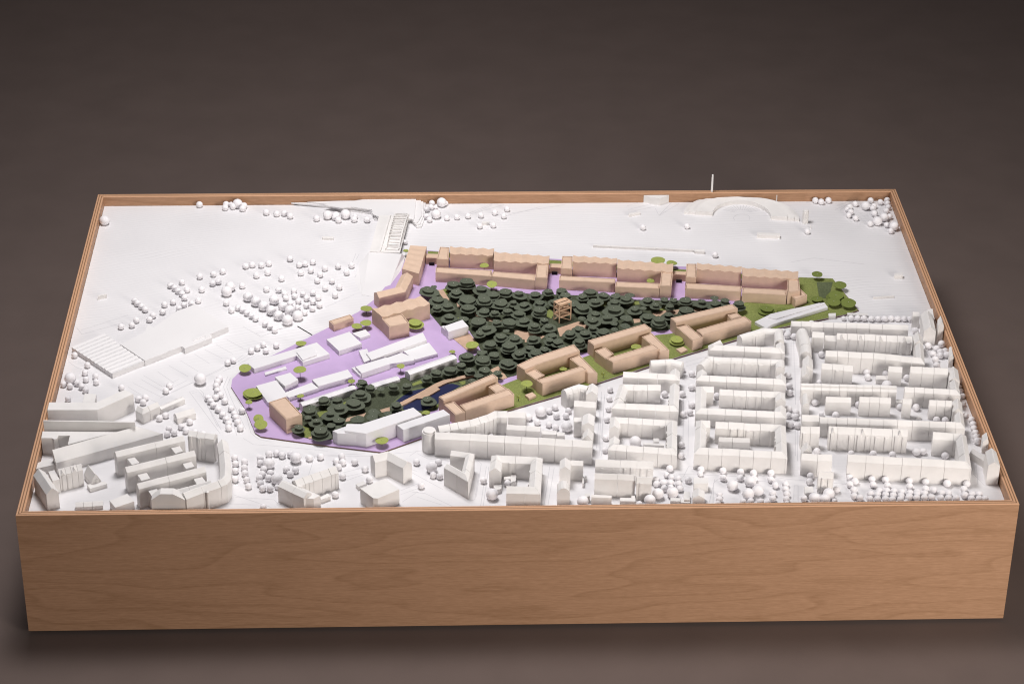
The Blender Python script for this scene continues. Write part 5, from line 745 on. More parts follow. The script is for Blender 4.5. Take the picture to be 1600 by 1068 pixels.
GREEN_TREES = [
('green paper-disc tree on the northern edge of the plaza',-349.2,511.2,1,9,9,0),
('green paper-disc tree at the western bulge of the plaza',-438,431.5,1,10,9,10),
('tall-stemmed green paper-disc tree in the open middle of the plaza',-346.7,410,1,10.5,18,0),
('large double-disc green tree beside the flat hall at the plaza edge',-419.5,357.1,2,14.8,7,0),
('small green disc tree on a stem south of the double-disc tree',-425.1,320.1,1,6,12,0),
('green tilted disc tree, rear one of the pair before the tan corner block',-406.7,270.1,1,8,12,25),
('green tilted disc tree, front one of the pair before the tan corner block',-402.1,256.2,1,10.2,10,22),
('green paper-disc tree at the left end of the zigzag tan block',-242.1,623.9,1,10.1,11,0),
('green paper-disc tree, right one of two by the square hall',-241.8,575,1,9.4,11,0),
('green paper-disc tree, left one of two by the square hall',-257.3,567.3,1,9.1,9,0),
('bright green double-disc tree right of the tan cube',-158.4,571.8,2,10.9,13,0),
('tiny green disc tree at the right corner of the stepped complex',-96.3,484,1,5.1,6,0),
('green paper-disc tree on the tan path beside the small grove house',-62.9,497.1,1,10.7,11,0),
('small green disc tree on a stem between the stepped complex and the oblong hall',-182,427.2,1,6.6,13,0),
('small green disc tree at the right end of the plaza bars',-262.1,388.8,1,6,8,0),
('small green disc tree before the tan corner block roof',-343.7,344.2,1,6,8,0),
('green paper-disc tree before the tall two-tier block',-210.4,205.2,1,10.5,10,0),
('small green disc tree between the two tall white blocks and the pond',-141.3,294.5,1,6.4,5,0),
('bright green tilted disc tree before the left long tan row',-24.1,705,1,9,12,12),
('bright green disc tree on a stem beside the first small tan box',23.3,366.4,1,10,14,0),
('small green tree turned edge-on at the front of the first courtyard building',8.8,334.5,1,3.1,8,80),
('green double-disc tree beside the second small tan box',282.6,513.7,2,10.7,9,0),
('green disc tree inside the third courtyard building',212,491.6,1,8.6,8,0),
('green disc tree inside the second courtyard building',86.2,423.1,1,6.5,7,0),
('green disc tree in the court of the middle long tan row',255.9,716.8,1,7,10,0),
('bright green disc tree in the court of the left long tan row',-35.6,772.3,1,8,13,0),
('green disc tree behind the middle long row, larger one',275.3,788.5,1,12.6,12,0),
('green disc tree behind the middle long row, smaller one',299.2,779.9,1,9.6,11,0),
('green disc tree at the corner between the bridge and the folded bar',-174.5,837.5,1,5.4,9,0),
('small green tree turned edge-on between the second and third courtyard buildings',151,404.5,1,3.4,8,80),
('flat olive disc tree on a thin stem at the rear corner of the lawn',553.7,736,1,9.7,10,0),
('olive disc tree at the right lawn edge, rearmost of four',588.5,697.6,1,11.1,9,10),
('olive double-disc tree at the right lawn edge, second of four',574.6,656.6,2,12.8,11,10),
('olive disc tree at the right lawn corner, nearest the white field',593.1,633.9,1,13.1,9,10),
('olive disc tree at the right lawn edge, left one in front',568.3,638,1,12,9,10),
('pale green disc tree on the lawn left of the four olive ones',542.1,655.3,1,10.2,5,0),
('olive double-disc tree on the lawn beside the long white shed',448.6,618.3,2,11.6,8,0),
('pale green disc tree on the lawn right of the olive double-disc tree',475.3,619.1,1,9.1,4,0)]
SHEETS = [
('site_plate','lilac',2.5,2.5,[(-381.7,501.9),(-311.3,573.7),(-256,632.5),(-225.8,681.8),(-204.1,739.4),(-168.1,844.2),(-135.8,856),(84.8,820.6),(335.2,785.1),(523.8,743.8),(582.3,738.1),(610.6,624.4),(583.2,606.9),(443.4,556.2),(281.5,469),(82.3,353.9),(-9,306.3),(-151.1,225),(-210.1,187.2),(-287.4,205.3),(-368.5,227.3),(-401.1,236.4),(-410.8,246.9),(-431.4,320.1),(-458.4,387.9),(-458,412.1),(-447.9,434.4),(-422.2,462.8)],None),
('lawn','green',2.9,0.4,[(376.3,641.3),(434.2,658.5),(511.5,657.2),(523.6,743.1),(582.2,737.4),(609.3,623.7),(582.2,607.3),(442.3,556.6),(280.4,469.4),(81.3,354.2),(-9,306.7),(-70.4,272.1),(-85.4,289.7),(-15.7,385.1),(9.1,402.9),(43.4,416.6),(128.6,475.2),(160,495.8),(251.6,543.6),(276,547.5),(348.6,592.4)],None),
('lawn','green',2.9,0.4,[(-135.8,852.8),(523.3,740.7),(520.6,721.9),(-135.9,833.2)],None),
('grove_floor','dgreen',2.9,0.4,[(-100.5,718.2),(-134.5,668.1),(-136.9,634.2),(-113.2,576.2),(-66.5,564.4),(-56.4,529.6),(-47.5,495.3),(-66.3,470.3),(-86.8,458.2),(-114.6,440),(-146.4,424.1),(-180.1,410.4),(-209.3,390.7),(-232.3,391.1),(-253.9,375.4),(-291.6,348.3),(-336,319.6),(-346,290.8),(-352.2,245.1),(-338.6,233.6),(-313.1,223.8),(-288,225.1),(-248.3,250.7),(-157.1,300.7),(-122.1,309.8),(-115.6,345),(-25.7,399.5),(7.5,415.2),(17.4,427.3),(116.4,486),(130.4,487.9),(243.9,554.6),(274,560.6),(375.7,636.8),(390.9,652.4),(324.9,662.6),(223.4,666.6),(179.7,681.1),(122.8,684.4),(44.6,690.3),(-19.9,705.3)],None),
('path','path',3.3,0.4,[(-120.1,706.1),(-109.3,707.5),(-98.2,670.9),(-105.9,667.9)],None),
('path','path',3.3,0.4,[(84.1,568.5),(121.6,591.5),(138.6,573.6),(87.1,540)],None),
('path','path',3.3,0.4,[(10.7,564.6),(37.4,557.5),(32.5,529.8),(9.6,536.2)],None),
('path','path',3.3,0.4,[(-36.2,609.4),(-10.1,595.2),(-20.1,588.7),(-36.4,598.7)],None),
('path','path',3.3,0.4,[(250.8,618.3),(300,630.4),(293.1,613.9),(262.7,606.7)],None),
('path','path',3.3,0.4,[(-35,432.8),(-20.8,444.8),(-6.7,406.9),(-17,400.9)],None),
('path','path',3.3,0.4,[(-215.1,311.2),(-199.4,319.5),(-198.9,307.6),(-211.9,303.1)],None),
('path','path',3.3,0.4,[(251,615.9),(275,627.9),(273.6,613.4),(254.7,606)],None),
('path','path',3.3,0.4,[(28,557.5),(61.8,541.9),(53.8,531.7),(26.6,521.8)],None),
('path','path',3.3,0.4,[(216.1,599),(228.5,601.9),(227.3,587.2),(216.5,584.4)],None),
('path','path',3.3,0.4,[(-86.8,661.3),(-82.3,659.7),(-79.5,642.5),(-84.8,645.7)],None),
('path','path',3.3,0.4,[(-267.5,287.5),(-236.9,302.8),(-240.8,289.6),(-270,275.6)],None),
('path','path',3.3,0.4,[(-327.1,231.1),(-321,234.8),(-320.1,228.4),(-325.6,227.2)],None),
('path','path',3.3,0.4,[(-56.2,626.6),(-37.7,609.4),(-42.3,604.9),(-55,614.3)],None),
('path','path',3.3,0.4,[(324.6,631),(338.3,630.7),(334.5,623),(323.8,623.2)],None),
('path','path',3.3,0.4,[(-94,536.5),(-66.1,553),(-51.2,517.4),(-55.3,503.4),(-65.8,494.3),(-70.9,497.3)],None),
('grass_patch','green',3.25,0.4,[(-112.4,707.7),(-103,713.9),(-98.6,696.3),(-103.3,690)],None),
('grass_patch','green',3.25,0.4,[(67.5,630),(77,636),(80.6,617.4),(75.3,602.2),(68,608.4)],None),
('grass_patch','green',3.25,0.4,[(-275.7,333.2),(-266,341.2),(-268.4,322.3),(-287.8,309.2),(-293.8,322.8)],None),
('grass_patch','green',3.25,0.4,[(-315.8,304.4),(-293.8,320.1),(-285,309.2),(-311.2,291)],None),
('grass_patch','green',3.25,0.4,[(-336.8,265.1),(-323.9,257.1),(-322.9,231.1),(-332.6,231.3)],None),
('grass_patch','green',3.25,0.4,[(-163.5,391.5),(-146.5,405.1),(-146.5,392.6),(-162.1,384.5)],None),
('grass_patch','green',3.25,0.4,[(-159,389.3),(-147.4,403.1),(-146,396.1),(-161.8,383.8)],None),
('grass_patch','green',3.25,0.4,[(-86.8,395.8),(-75.9,399),(-76.1,389.2),(-81.9,385.2)],None),
('grass_patch','green',3.25,0.4,[(-127.7,325.7),(-121.3,333.7),(-120.7,318.9),(-125,316.3)],None),
('grass_patch','green',3.25,0.4,[(-150.5,302),(-133.5,307),(-135,297.7),(-147.7,293.9)],None),
('grass_patch','green',3.25,0.4,[(222.7,661.6),(237.8,658.2),(230.9,649),(221.9,652.2)],None),
('grass_patch','green',3.25,0.4,[(263.2,632.8),(276.6,645.1),(275.1,629.5),(264.2,626.6)],None),
('grass_patch','green',3.25,0.4,[(-89.2,607.3),(-83.1,608.7),(-84.8,599.6),(-89.3,599.7)],None),
('grass_patch','green',3.25,0.4,[(222.6,656.8),(236.5,656.6),(234.3,649.7),(218.8,646.9)],None),
('grass_patch','green',3.25,0.4,[(167.2,659.4),(179.5,659.2),(169.2,643.8),(160,643.9)],None),
('pond_bank','bank',3.3,0.4,[(-193.8,335),(-183.3,353.9),(-167.6,374.2),(-146,381.3),(-124.4,388.6),(-109.2,396.1),(-95.5,394.2),(-81.9,387.8),(-81.3,379.5),(-98.8,361.9),(-117.6,344.5),(-118.5,329.5),(-132.1,312.3),(-150.5,303.3),(-177.4,306.4),(-185.9,318.7)],None),
('pond','water',3.5,0.4,[(-191,334.1),(-180.4,350.2),(-166.1,366.9),(-146,374.8),(-124.5,380.5),(-109.3,388.6),(-96.3,389.4),(-84.4,382.6),(-100.2,365.2),(-118.7,346.9),(-120.3,330.6),(-133.5,315.2),(-150.5,306.4),(-176,309.6),(-183.4,321)],None),
('dark_patch','bank',3.3,0.4,[(551.6,724.5),(580.4,724),(564.1,666.1),(547.7,666.4)],None)]
DECK = [(-183.1,328.3),(-151.8,358.5),(-125.8,386.4),(-112.8,396.5),(-63.9,418),(-60.4,411.5),(-105.6,389.4),(-116.5,379.9),(-122.3,374.4),(-117.4,368.8),(-136.1,348.6),(-144.7,340.6),(-156.1,340.8),(-180.9,318)]
EMBANKMENT = [
(2.7,[(-376.6,1047),(-367.4,1043.5),(-326.7,1031.7),(-299.6,1022.7),(-280.1,1015.9),(-239.7,1003.5),(-233.4,979.4),(-223,976),(-165.4,970.6),(-155,946.1),(-146.2,949.2),(-140.2,984.4),(-138.4,1046.7),(-294.6,1059),(-384.3,1053.7)]),
(5.4,[(-389.8,1044.5),(-335.6,1033.1),(-296.7,1025.9),(-266.7,1016.9),(-239.7,1003.4),(-231.9,981.9),(-223,974),(-165.3,969.9),(-156.5,950.5),(-149.1,953.6),(-143.1,985.7),(-142.9,1046.1),(-297.5,1056.4)]),
(8.1,[(-359.7,1041.3),(-311.6,1028.7),(-254.6,1013.4),(-238.1,1002.7),(-230.4,981.8),(-223.8,972.6),(-165.3,967.9),(-159.4,953.7),(-153.5,956.1),(-146.1,983.7),(-147.4,1047.5),(-297.3,1053.7)]),
(10.6,[(-328.6,1024.1),(-296.1,1010.4),(-275.4,1015.4),(-248.5,1006.5),(-238.1,1004.3),(-236.9,986.7),(-224.3,973),(-165.9,965.6),(-160.8,959.7),(-159.4,972.6),(-156.4,1049.3),(-255.3,1050.8)])]
RAMPS = [
('ramp_lane',[(-224.4,975.5),(-204.3,972.6),(-221.2,834.8),(-240.4,837.5)],(10.55,10.55,10.55,10.55)),
('approach_ramp',[(-240.4,837.5),(-181.8,828),(-193.5,770.2),(-201.7,725.2),(-229.3,688.5),(-251.8,697.8),(-245.8,759.9)],(10.6,10.6,6.5,2.2,0.4,0.2,4.5)),
('ramp_flank',[(-240.4,838.1),(-245.8,760.3),(-251.8,698),(-264.5,744.7),(-259.5,807.5)],(10.3,4.3,0.1,0.1,1.5)),
('ramp_flank',[(-181.8,828.6),(-176.2,833.6),(-180.9,782.2),(-201.7,725.6),(-193.5,770.8)],(10.3,3,1.5,2,6.2))]
BRIDGE = {'la':(-210.9,841.3),'lb':(-194.6,982.3),'ra':(-188,838.7),'rb':(-170.3,980),'dl':(-239.2,834.8),'dr':(-185.5,829.5),'ul':(-224.7,976.5),'ur':(-168.9,978.8),'sl':(-220.6,833.7),'su':(-203.4,974.7)}
LOOKOUT = [(79.7,598.9),(99.3,611.2),(108.3,598.4),(88.1,586.1)]
ENGRAVED = [
[(-626.6,395.1),(-603.4,370.7),(-576.3,346.5)],
[(-605.2,431.2),(-570.3,394.1),(-545.3,417.9)],
[(-583.2,443.1),(-552.6,405.8)],
[(-565.9,461.3),(-531.3,425.7)],
[(-548.3,477.6),(-515.8,441.8)],
[(-526.6,498.2),(-498.7,466.3)],
[(-510.7,512.7),(-478.7,482.6)],
[(-492.7,529.4),(-462.6,497.1)],
[(-476.6,546.3),(-446.7,515.8)],
[(-619.5,407.1),(-569.5,362.1),(-533.2,397.4),(-484.2,441.3),(-460.8,469.8),(-445.4,494.6)],
[(-608.2,419),(-566.8,378),(-532.4,413.6)],
[(-571.2,358.2),(-527.2,401.3),(-480.6,449.4),(-457.4,482.3)],
[(-525.3,377.2),(-509.3,384.9),(-502.1,372.8),(-500.9,356.9),(-465.2,259.4)],
[(-525.3,377.2),(-466.5,250)],
[(-520.8,373.1),(-510.9,378.9),(-504.9,368.9),(-472.1,271)],
[(-461.8,420.4),(-466.1,392.1),(-457.7,360),(-427,262.5)],
[(-466.2,424.6),(-471.3,392.2),(-460.3,352.2)],
[(-472.4,453.4),(-448.6,477.9),(-425.1,511.2)],
[(-475.8,441.1),(-450,465.4),(-424.1,494.3)],
[(-733.4,589.8),(-722.1,567.9),(-657.2,606)],
[(-725.9,581),(-651.2,632.5)],
[(-734.6,478.9),(-717.3,457.9),(-703.6,449.4)],
[(-454.7,375.9),(-439.7,336),(-426.8,293.1),(-418.2,251),(-405,231.9),(-384.5,224.1)],
[(-429.4,236.1),(-412.2,217.2),(-381.9,212.9),(-295.2,196.4)],
[(-474.3,360.4),(-458.2,336.4),(-448.5,282),(-439.9,243.9)],
[(-294.8,181.7),(-227,180.4),(-149.2,193.5)],
[(-435,77.4),(-375,41.7)],
[(-445,53.4),(-406.2,49.2)],
[(-430.7,70.4),(-372.2,62.3),(-365.9,51.8)],
[(-269.6,134.1),(-230.5,151.3)],
[(-265.4,123.3),(-228.3,136.9)],
[(-263.2,112.6),(-236.1,129.9)],
[(-180.7,82.8),(-147.4,106.8)],
[(-180.6,72.3),(-147.5,92.6)],
[(-178.6,51.5),(-155.3,78.8),(-147.5,82.1)],
[(-324.1,117.4),(-314.7,182.1),(-237.1,187.9)],
[(-163.1,78.9),(-143.7,75),(-103.2,39.6)],
[(-155.3,64.8),(-118.7,43.4)],
[(-66,63),(-55.9,155.1),(-61.6,166.1)],
[(-75.9,52.9),(-68.1,56.2),(-60.6,126.4)],
[(-59.8,38.8),(-48.2,147.7)],
[(-55.9,38.7),(-44.2,147.6)],
[(35.9,36.8),(50.1,145.8)],
[(41.7,36.7),(56.8,142)],
[(-155.2,186.3),(-139.3,171.3),(-103.5,163.3)],
[(-163.2,132),(-116.3,85)],
[(-167.1,142.9),(-155.3,135.4)],
[(128.5,173.4),(144.6,348.8)],
[(132.5,173.3),(148.8,348.8)],
[(-155.2,193.7),(-167.2,179.2)],
[(260.4,178.2),(277.3,338.4)],
[(267.7,170.7),(285.2,334.3)],
[(126,195.6),(145.7,364.8)],
[(131.5,188.1),(150.4,356.7)],
[(286.5,38.6),(302.6,104.9)],
[(292.4,38.5),(299.5,94.3),(307.6,104.8),(383.7,96.2)],
[(247.8,120.3),(345.9,111.2)],
[(255,113),(265.8,141.5),(416.2,102.6)],
[(437.2,152.7),(463.9,334.9)],
[(416.3,46.4),(422.6,84.8),(428.5,84.6),(422.1,39.3)],
[(416.2,102.6),(504.9,86.7)],
[(454.3,303.6),(436.2,167.4)],
[(718.7,161.9),(706.3,82.6)],
[(506.1,93.7),(696.9,75.7)],
[(705.2,111.2),(715.4,78.9)],
[(477.6,516.5),(467,440.6)],
[(473.4,440.4),(457.5,319.2)],
[(484.9,538),(472.4,440.5)],
[(284.3,452.2),(394,509.4)],
[(292,443.7),(323.6,459.8)],
[(239.8,1031.5),(270.8,1050.9)],
[(240.9,1016.6),(288,1040.7)],
[(251.7,1011.5),(296.2,1030.6)],
[(291.9,1020.8),(296,991.2),(324.7,1045.1)],
[(296,991.2),(337.8,1040)],
[(578.7,1041.4),(604.4,1046)],
[(438.1,1002.6),(419,1014.3)],
[(439.7,1004.8),(422.9,1019.3)],
[(441.7,1006.8),(427.7,1023.7)],
[(444,1008.4),(433.3,1027.4)],
[(446.6,1009.6),(439.5,1030.3)],
[(449.3,1010.5),(446,1032.2)],
[(452,1010.9),(452.7,1033.1)],
[(454.8,1010.8),(459.4,1033)],
[(457.4,1010.4),(465.9,1031.9)],
[(459.9,1009.4),(472,1029.8)],
[(462.1,1008.1),(477.4,1026.8)],
[(464,1006.4),(482.1,1022.9)],
[(465.5,1004.4),(485.8,1018.4)],
[(466.6,1002.2),(488.5,1013.2)],
[(435.5,971.5),(434.5,974.7),(434.2,978),(434.7,981.5),(435.9,984.8),(437.8,987.8),(440.3,990.4),(443.2,992.5),(446.4,993.9),(449.8,994.6),(453.1,994.6),(456.3,993.8),(459.2,992.3),(461.6,990.1),(463.4,987.4),(464.5,984.3),(464.9,981),(464.6,977.6),(463.5,974.2),(461.8,971.1)],
[(-58.8,1004.7),(-7.3,1050.1)],
[(-54.7,1002.4),(9.2,1040.6)],
[(-46.2,1009.1),(-14,1038.6)],
[(11.9,994.5),(76.1,1030.3)],
[(16.4,1003.6),(122.9,1038.9)],
[(629.3,1010.7),(650,1027),(675,1050)],
[(634.9,1027.2),(668.4,1046.7)],
[(637.9,1007.3),(657.1,1033.5)],
[(-265,850.4),(-271.1,811.6)],
[(-259.2,847.9),(-264.5,826)],
[(-254.9,801.7),(-265.4,759)],
[(-246.2,825.8),(-249.3,744.7)],
[(-314,653.7),(-264.1,698.4)],
[(-264.8,628.1),(-249.6,641.3)],
[(-262.4,622.3),(-234.2,645.5)],
[(-428.3,567),(-377,583.6)],
[(-451.3,589.3),(-418.9,553.9),(-385.7,583.8)],
[(517.8,804.9),(561.4,820.1),(648,794.9)],
[(609.1,883.7),(609,883.3)]]
GROOVE = [(-358.7,587.7),(-333,557.6)]

# ---------------------------------------------------------------- studio floor, sweeping up at the back
def studio():
    prof = [(-3.0, 0), (5.2, 0)] + [(5.2 + 1.2 * math.sin(a), 1.2 - 1.2 * math.cos(a)) for a in [math.pi / 2 * k / 12 for k in range(1, 13)]] + [(6.4, 4.5)]
    v = []; f = []
    for y, z in prof: v += [(-5, y, z), (5, y, z)]
    for k in range(len(prof) - 1): f.append((2 * k, 2 * k + 1, 2 * k + 3, 2 * k + 2))
    o = mesh_obj('studio_floor', v, f, 'floor', None, True); o['kind'] = 'structure'
studio()

# ---------------------------------------------------------------- the wooden box
BW, BD, BT = 1.5, 1.0575, 0.0115
def wall(length, loc, rz, parent, z0=0.006, z1=ZR):
    e = BT; m = MB(); c = .0008
    lo = [(-length / 2, 0), (length / 2, 0), (length / 2 - e, e), (-length / 2 + e, e)]
    lt = [(-length / 2 + c, c), (length / 2 - c, c), (length / 2 - e - c, e - c), (-length / 2 + e + c, e - c)]
    m.loft([[(x, y, z0) for x, y in lo], [(x, y, z1 - c) for x, y in lo], [(x, y, z1) for x, y in lt]])
    o = m.build('side_wall', 'beech', parent); o.location = loc; o.rotation_euler = (0, 0, rz); return o
box = tag(root('wooden_box', (0, 0, 0)), 'shallow beech plywood box holding the white city model', 'box')
wall(BW, (0, 0, 0), 0, box); wall(BD - .0004, (BW / 2, BD / 2, 0), math.pi / 2, box)
wall(BW, (0, BD, 0), math.pi, box); wall(BD - .0004, (-BW / 2, BD / 2, 0), -math.pi / 2, box)
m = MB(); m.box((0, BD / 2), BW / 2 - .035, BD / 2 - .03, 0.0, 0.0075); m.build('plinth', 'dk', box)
m = MB(); m.box((0, BD / 2), BW / 2 - BT - .0005, BD / 2 - BT - .0005, ZG - .012, ZG)
gb = m.build('model_ground', 'board'); gb['kind'] = 'structure'

# ---------------------------------------------------------------- coloured sheets of the site
def sheet(name, mat, z, th, pts):
    P = ccw([V2(p) for p in pts]); m = MB()
    m.loft([[(p.x, p.y, Z(z - th)) for p in P], [(p.x, p.y, Z(z)) for p in P]])
    o = m.build(name, mat); o['kind'] = 'structure'
    if name == 'site_plate':
        o.data.materials.append(M['edge'])
        for pl in o.data.polygons:
            if abs(pl.normal.z) < .5: pl.material_index = 1
    return o
LAYER = {}
for name, mat, z, th, pts, lab in SHEETS:
    k = LAYER.get(name, 0); LAYER[name] = k + 1
    sheet(name, mat, z + 0.004 * k, th, pts)
P = ccw([V2(p) for p in DECK]); m = MB()
m.loft([[(p.x, p.y, Z(2.9)) for p in P], [(p.x, p.y, Z(6.0)) for p in P]])
tag(m.build('pond_deck', 'path'), 'long angular tan deck lying across the dark blue pond', 'deck')

# ---------------------------------------------------------------- embankment and bridge
for z, pts in EMBANKMENT:
    P = ccw([clamp(V2(p)) for p in pts]); m = MB()
    m.loft([[(p.x, p.y, Z(z - 2.7)) for p in P], [(p.x, p.y, Z(z)) for p in P]])
    o = m.build('embankment_layer', 'plain'); o['kind'] = 'structure'
def ramp(name, pts, z0s, mat='plain'):
    P = [clamp(V2(p)) for p in pts]; m = MB()
    m.loft([[(p.x, p.y, Z(-.5)) for p in P], [(p.x, p.y, Z(z)) for p, z in zip(P, z0s)]])
    o = m.build(name, mat); o['kind'] = 'structure'; return o
for name, pts, zs in RAMPS: ramp(name, pts, zs)
br = tag(root('arch_bridge', (*V2(BRIDGE['la']), ZG)), 'white tied-arch bridge with ladder-like cross beams crossing the field', 'bridge')
off = Vector(br.location)
def v3(k, z): p = V2(BRIDGE[k]); return Vector((p.x, p.y, Z(z)))
m = MB(); m.loft([[v3('dl', z), v3('dr', z), v3('ur', z), v3('ul', z)] for z in (8.0, 12.0)]); m.build('deck', 'w', br, off)
def lerp(a, b, t): return a + (b - a) * t
NB = 14
for s0, s1 in (('la', 'lb'), ('ra', 'rb')):
    a, b = v3(s0, 12), v3(s1, 12); rings = []
    u = (b - a).normalized(); n = Vector((-u.y, u.x, 0)) * .0009
    for k in range(NB * 2 + 1):
        t = k / (NB * 2); zz = 9.5 * (1 - (2 * t - 1) ** 2) * MM + .0012; p = lerp(a, b, t); up = Vector((0, 0, zz)); dn = Vector((0, 0, zz - .0016))
        rings.append([p + n + up, p - n + up, p - n + dn, p + n + dn])
    m = MB(); m.loft(rings); m.build('arch', 'w', br, off)
    m = MB(); m.loft([[lerp(a, b, t) + n * 1.4 + Vector((0, 0, z)) for z in (-.0002, .0028)] + [lerp(a, b, t) - n * 1.4 + Vector((0, 0, z)) for z in (.0028, -.0002)] for t in (0, 1)]); m.build('girder', 'w', br, off)
    for k in range(1, NB):
        t = k / NB; p = lerp(a, b, t); m = MB(); m.bar(p + Vector((0, 0, .002)), p + Vector((0, 0, 9.5 * MM * (1 - (2 * t - 1) ** 2))), .0004); m.build('hanger', 'w', br, off)
for k in range(NB + 1):
    t = k / NB; zz = Vector((0, 0, 9.5 * MM * (1 - (2 * t - 1) ** 2) + .0004)); m = MB()
    m.bar(lerp(v3('la', 12), v3('lb', 12), t) + zz, lerp(v3('ra', 12), v3('rb', 12), t) + zz, .0008); m.build('cross_beam', 'w', br, off)
a, b = v3('sl', 12), v3('su', 12); n = Vector((.0008, 0, 0)); m = MB()
m.loft([[a - n - Vector((0, 0, .001)), a + n - Vector((0, 0, .001)), a + n + Vector((0, 0, .003)), a - n + Vector((0, 0, .003))], [b - n - Vector((0, 0, .001)), b + n - Vector((0, 0, .001)), b + n + Vector((0, 0, .003)), b - n + Vector((0, 0, .003))]])
m.build('parapet', 'w', br, off)

# ---------------------------------------------------------------- engraved street lines and the groove
m = MB()
def strip(m, P, hw, z):
    P = [V2(p) for p in P]
    for a, b in zip(P, P[1:]):
        d = (b - a)
        if d.length < 1e-5: continue
        n = Vector((-d.y, d.x)).normalized() * hw
        m.poly([(*(a + n), z), (*(a - n), z), (*(b - n), z), (*(b + n), z)])
for i, l in enumerate(ENGRAVED): strip(m, l, .00032, Z(0.05 + i * .0008))
o = m.build('engraved_lines', 'line'); o['kind'] = 'stuff'
m = MB(); m.bar((*V2(GROOVE[0]), Z(.4)), (*V2(GROOVE[1]), Z(.4)), .0007)
tag(m.build('edge_strip', 'wire'), 'thin dark strip on the white board at the corner of the lilac plaza', 'strip')

# ---------------------------------------------------------------- buildings
for t in THINGS: build_thing(t)

# ---------------------------------------------------------------- lookout tower of wooden sticks
LK = [V2(p) for p in LOOKOUT]
lk = tag(root('lookout_tower', (*LK[3], Z(2.5))), 'open wooden stick tower with three platforms in the dark grove', 'tower')
off = Vector(lk.location)
def P3(i, z): return Vector((*LK[i % 4], Z(z)))
for i in range(4):
    m = MB(); m.bar(P3(i, 2.5), P3(i, 38.5), .0010); m.build('post', 'stick', lk, off)
for j, z in enumerate((15, 27.5, 38)):
    for i in range(4):
        m = MB(); m.bar(P3(i, z), P3(i + 1, z), .0012); m.build('rail', 'stick', lk, off)
    q = [P3(i, z) for i in range(4)]; c = sum(q, Vector()) / 4
    m = MB()
    for t0, t1 in ((0.02, .44), (.6, .98)):
        r = [lerp(q[0], q[3], t0), lerp(q[1], q[2], t0), lerp(q[1], q[2], t1), lerp(q[0], q[3], t1)]
        m.loft([[p + Vector((0, 0, -.0004)) for p in r], [p + Vector((0, 0, .0006)) for p in r]])
    m.build('platform', 'stick', lk, off)
for z0, z1 in ((2.5, 15), (15, 27.5), (27.5, 37.5)):
    for i in (0, 2):
        m = MB(); m.bar(P3(i, z0), P3(i + 1, z1), .0006); m.build('brace', 'stick', lk, off)
    m = MB(); m.bar(P3(1, z0), P3(3, z1), .0008); m.build('stair', 'stick', lk, off)

# ---------------------------------------------------------------- ball trees
def ball_mesh(name, seed, ico=3):
    bm = bmesh.new(); bmesh.ops.create_icosphere(bm, subdivisions=ico, radius=1)
    rr = random.Random(seed)
    k = [(Vector((rr.gauss(0, 1), rr.gauss(0, 1), rr.gauss(0, 1))).normalized(), rr.uniform(-.035, .035)) for _ in range(9)]
    for v in bm.verts:
        v.co *= 1 + sum(a * max(0, v.co.normalized().dot(d)) ** 3 for d, a in k)
        v.co.z = max(v.co.z, -.93)
        v.co.z *= .97
    me = bpy.data.meshes.new(name); bm.to_mesh(me); bm.free(); me.materials.append(M['ball'])
    me.polygons.foreach_set('use_smooth', [True] * len(me.polygons)); return me
BM = [ball_mesh('ball_tree', s) for s in range(6)]
def clampb(x, y, r): return max(-738 + r, min(738 - r, x)), max(12.3 + r, min(1045 - r, y))
for group, lst in BALL_TREES:
    for label, x, y, r in lst:
        large = ' large ' in ' ' + label
        x, y = clampb(x, y, r)
        o = bpy.data.objects.new('large_ball_tree' if large else 'ball_tree', rnd.choice(BM)); C.objects.link(o)
        o.location = (x * MM, y * MM, Z(r * .9)); o.scale = (r * MM,) * 3; o.rotation_euler = (rnd.uniform(-.12, .12), rnd.uniform(-.12, .12), rnd.uniform(0, 6))
        tag(o, label, 'tree', group if len(lst) > 1 else None)
bm = bmesh.new()
for x, y, r in FAR_BALLS:
    x, y = clampb(x, y, r)
    g = bmesh.ops.create_icosphere(bm, subdivisions=2, radius=r * MM)
    bmesh.ops.translate(bm, verts=g['verts'], vec=(x * MM, y * MM, Z(r * .92)))
me = bpy.data.meshes.new('far_ball_trees'); bm.to_mesh(me); bm.free(); me.materials.append(M['ball'])
me.polygons.foreach_set('use_smooth', [True] * len(me.polygons))
o = bpy.data.objects.new('far_ball_trees', me); C.objects.link(o); o['kind'] = 'stuff'

# ---------------------------------------------------------------- disc trees of cut paper on wires
def disc_mesh(name, seed, mat, wob=.05, n=26):
    rr = random.Random(seed); ph = [rr.uniform(0, 6.28) for _ in range(4)]; am = [rr.uniform(.3, 1) * wob for _ in range(4)]
    rad = lambda a: 1 + sum(am[k] * math.sin((k + 2) * a + ph[k]) for k in range(4))
    bx, by = rr.uniform(-.05, .05), rr.uniform(-.05, .05)
    def ring(f, z): return [(f * rad(a) * math.cos(a), f * rad(a) * math.sin(a), z + bx * math.sin(2 * a + ph[0]) * f * f) for a in [2 * math.pi * k / n for k in range(n)]]
    m = MB(); v = [(0, 0, .03)] + ring(.5, .03) + ring(1, .0) + ring(1, -.06) + ring(.5, -.03) + [(0, 0, -.03)]
    f = []
    for k in range(n):
        j = (k + 1) % n; f.append((0, 1 + k, 1 + j))
        for r in range(3): f.append((1 + r * n + k, 1 + (r + 1) * n + k, 1 + (r + 1) * n + j, 1 + r * n + j))
        f.append((1 + 3 * n + k, 1 + 4 * n, 1 + 3 * n + j))
    me = bpy.data.meshes.new(name); me.from_pydata(v, [], f); b = bmesh.new(); b.from_mesh(me); bmesh.ops.recalc_face_normals(b, faces=b.faces); b.to_mesh(me); b.free()
    me.materials.append(M[mat]); return me
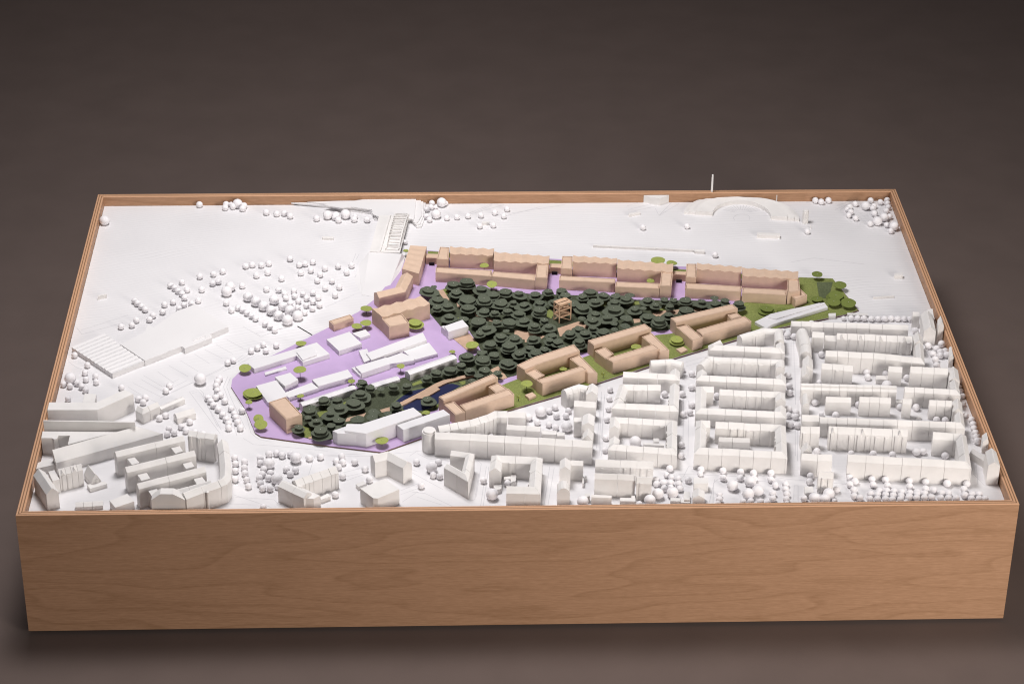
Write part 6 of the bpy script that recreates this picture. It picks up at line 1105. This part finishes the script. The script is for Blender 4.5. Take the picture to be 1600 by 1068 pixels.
def stem_mesh(name, r):
    m = MB(); m.loft([circle((0, 0), r, 0, 6), circle((0, 0), r, 1, 6)])
    o = m.build(name, 'wire'); me = o.data; bpy.data.objects.remove(o); return me
def head_mesh():
    bm = bmesh.new(); bmesh.ops.create_icosphere(bm, subdivisions=1, radius=.0005)
    me = bpy.data.meshes.new('pin_head'); bm.to_mesh(me); bm.free(); me.materials.append(M['pin']); return me
STEM = stem_mesh('stem', .00045); HEAD = head_mesh()
DD = [disc_mesh('disc', s, 'leafd', .045) for s in range(10)]
DG = [disc_mesh('disc', 40 + s, 'leafg', .015) for s in range(4)]
DF = [disc_mesh('disc', 60 + s, 'leaff', .02) for s in range(4)]
def put(name, me, parent, loc, sc, rot=(0, 0, 0)):
    o = bpy.data.objects.new(name, me); C.objects.link(o); o.parent = parent; o.location = loc; o.scale = sc; o.rotation_euler = rot; return o
def disc_tree(name, label, group, x, y, n, rt, rb, H, discs, tilt=0, base=2.9):
    t = root(name, (x * MM, y * MM, Z(base))); tag(t, label, 'tree', group)
    put('stem', STEM, t, (0, 0, 0), (1, 1, (H - base + 2.9 + .8) * MM))
    lo = 3.2 if n > 1 else H
    for k in range(n):
        f = k / max(1, n - 1); r = rt + (rb - rt) * f; z = H - (H - max(4.0, H - 5.0 * (n - 1))) * f
        dx, dy = (rnd.uniform(-.12, .12) * r * (1 if k else .2) for _ in (0, 1))
        tx = math.radians(tilt) if tilt else rnd.uniform(-.07, .07)
        put('disc', rnd.choice(discs), t, (dx * MM, dy * MM, (z - base + 2.9) * MM), (r * MM, r * MM * rnd.uniform(.93, 1.05), .010), (tx, rnd.uniform(-.07, .07), 0) if tilt else (tx, rnd.uniform(-.07, .07), rnd.uniform(0, 6)))
    put('pin_head', HEAD, t, (0, 0, (H - base + 2.9 + 1.0) * MM), (1, 1, 1))
    return t
for group, lst in DARK_TREES:
    for label, x, y, n, rt, rb, H in lst:
        disc_tree('dark_disc_tree', label, group if len(lst) > 1 else None, x, y, n, rt, rb, H + rnd.uniform(-1, 1), DD)
for label, x, y, n, r, H, tilt in GREEN_TREES:
    ol = 'olive' in label
    disc_tree('green_disc_tree', label, None, x, y, n, r, r * 1.22, H, DF if ol else DG, tilt)
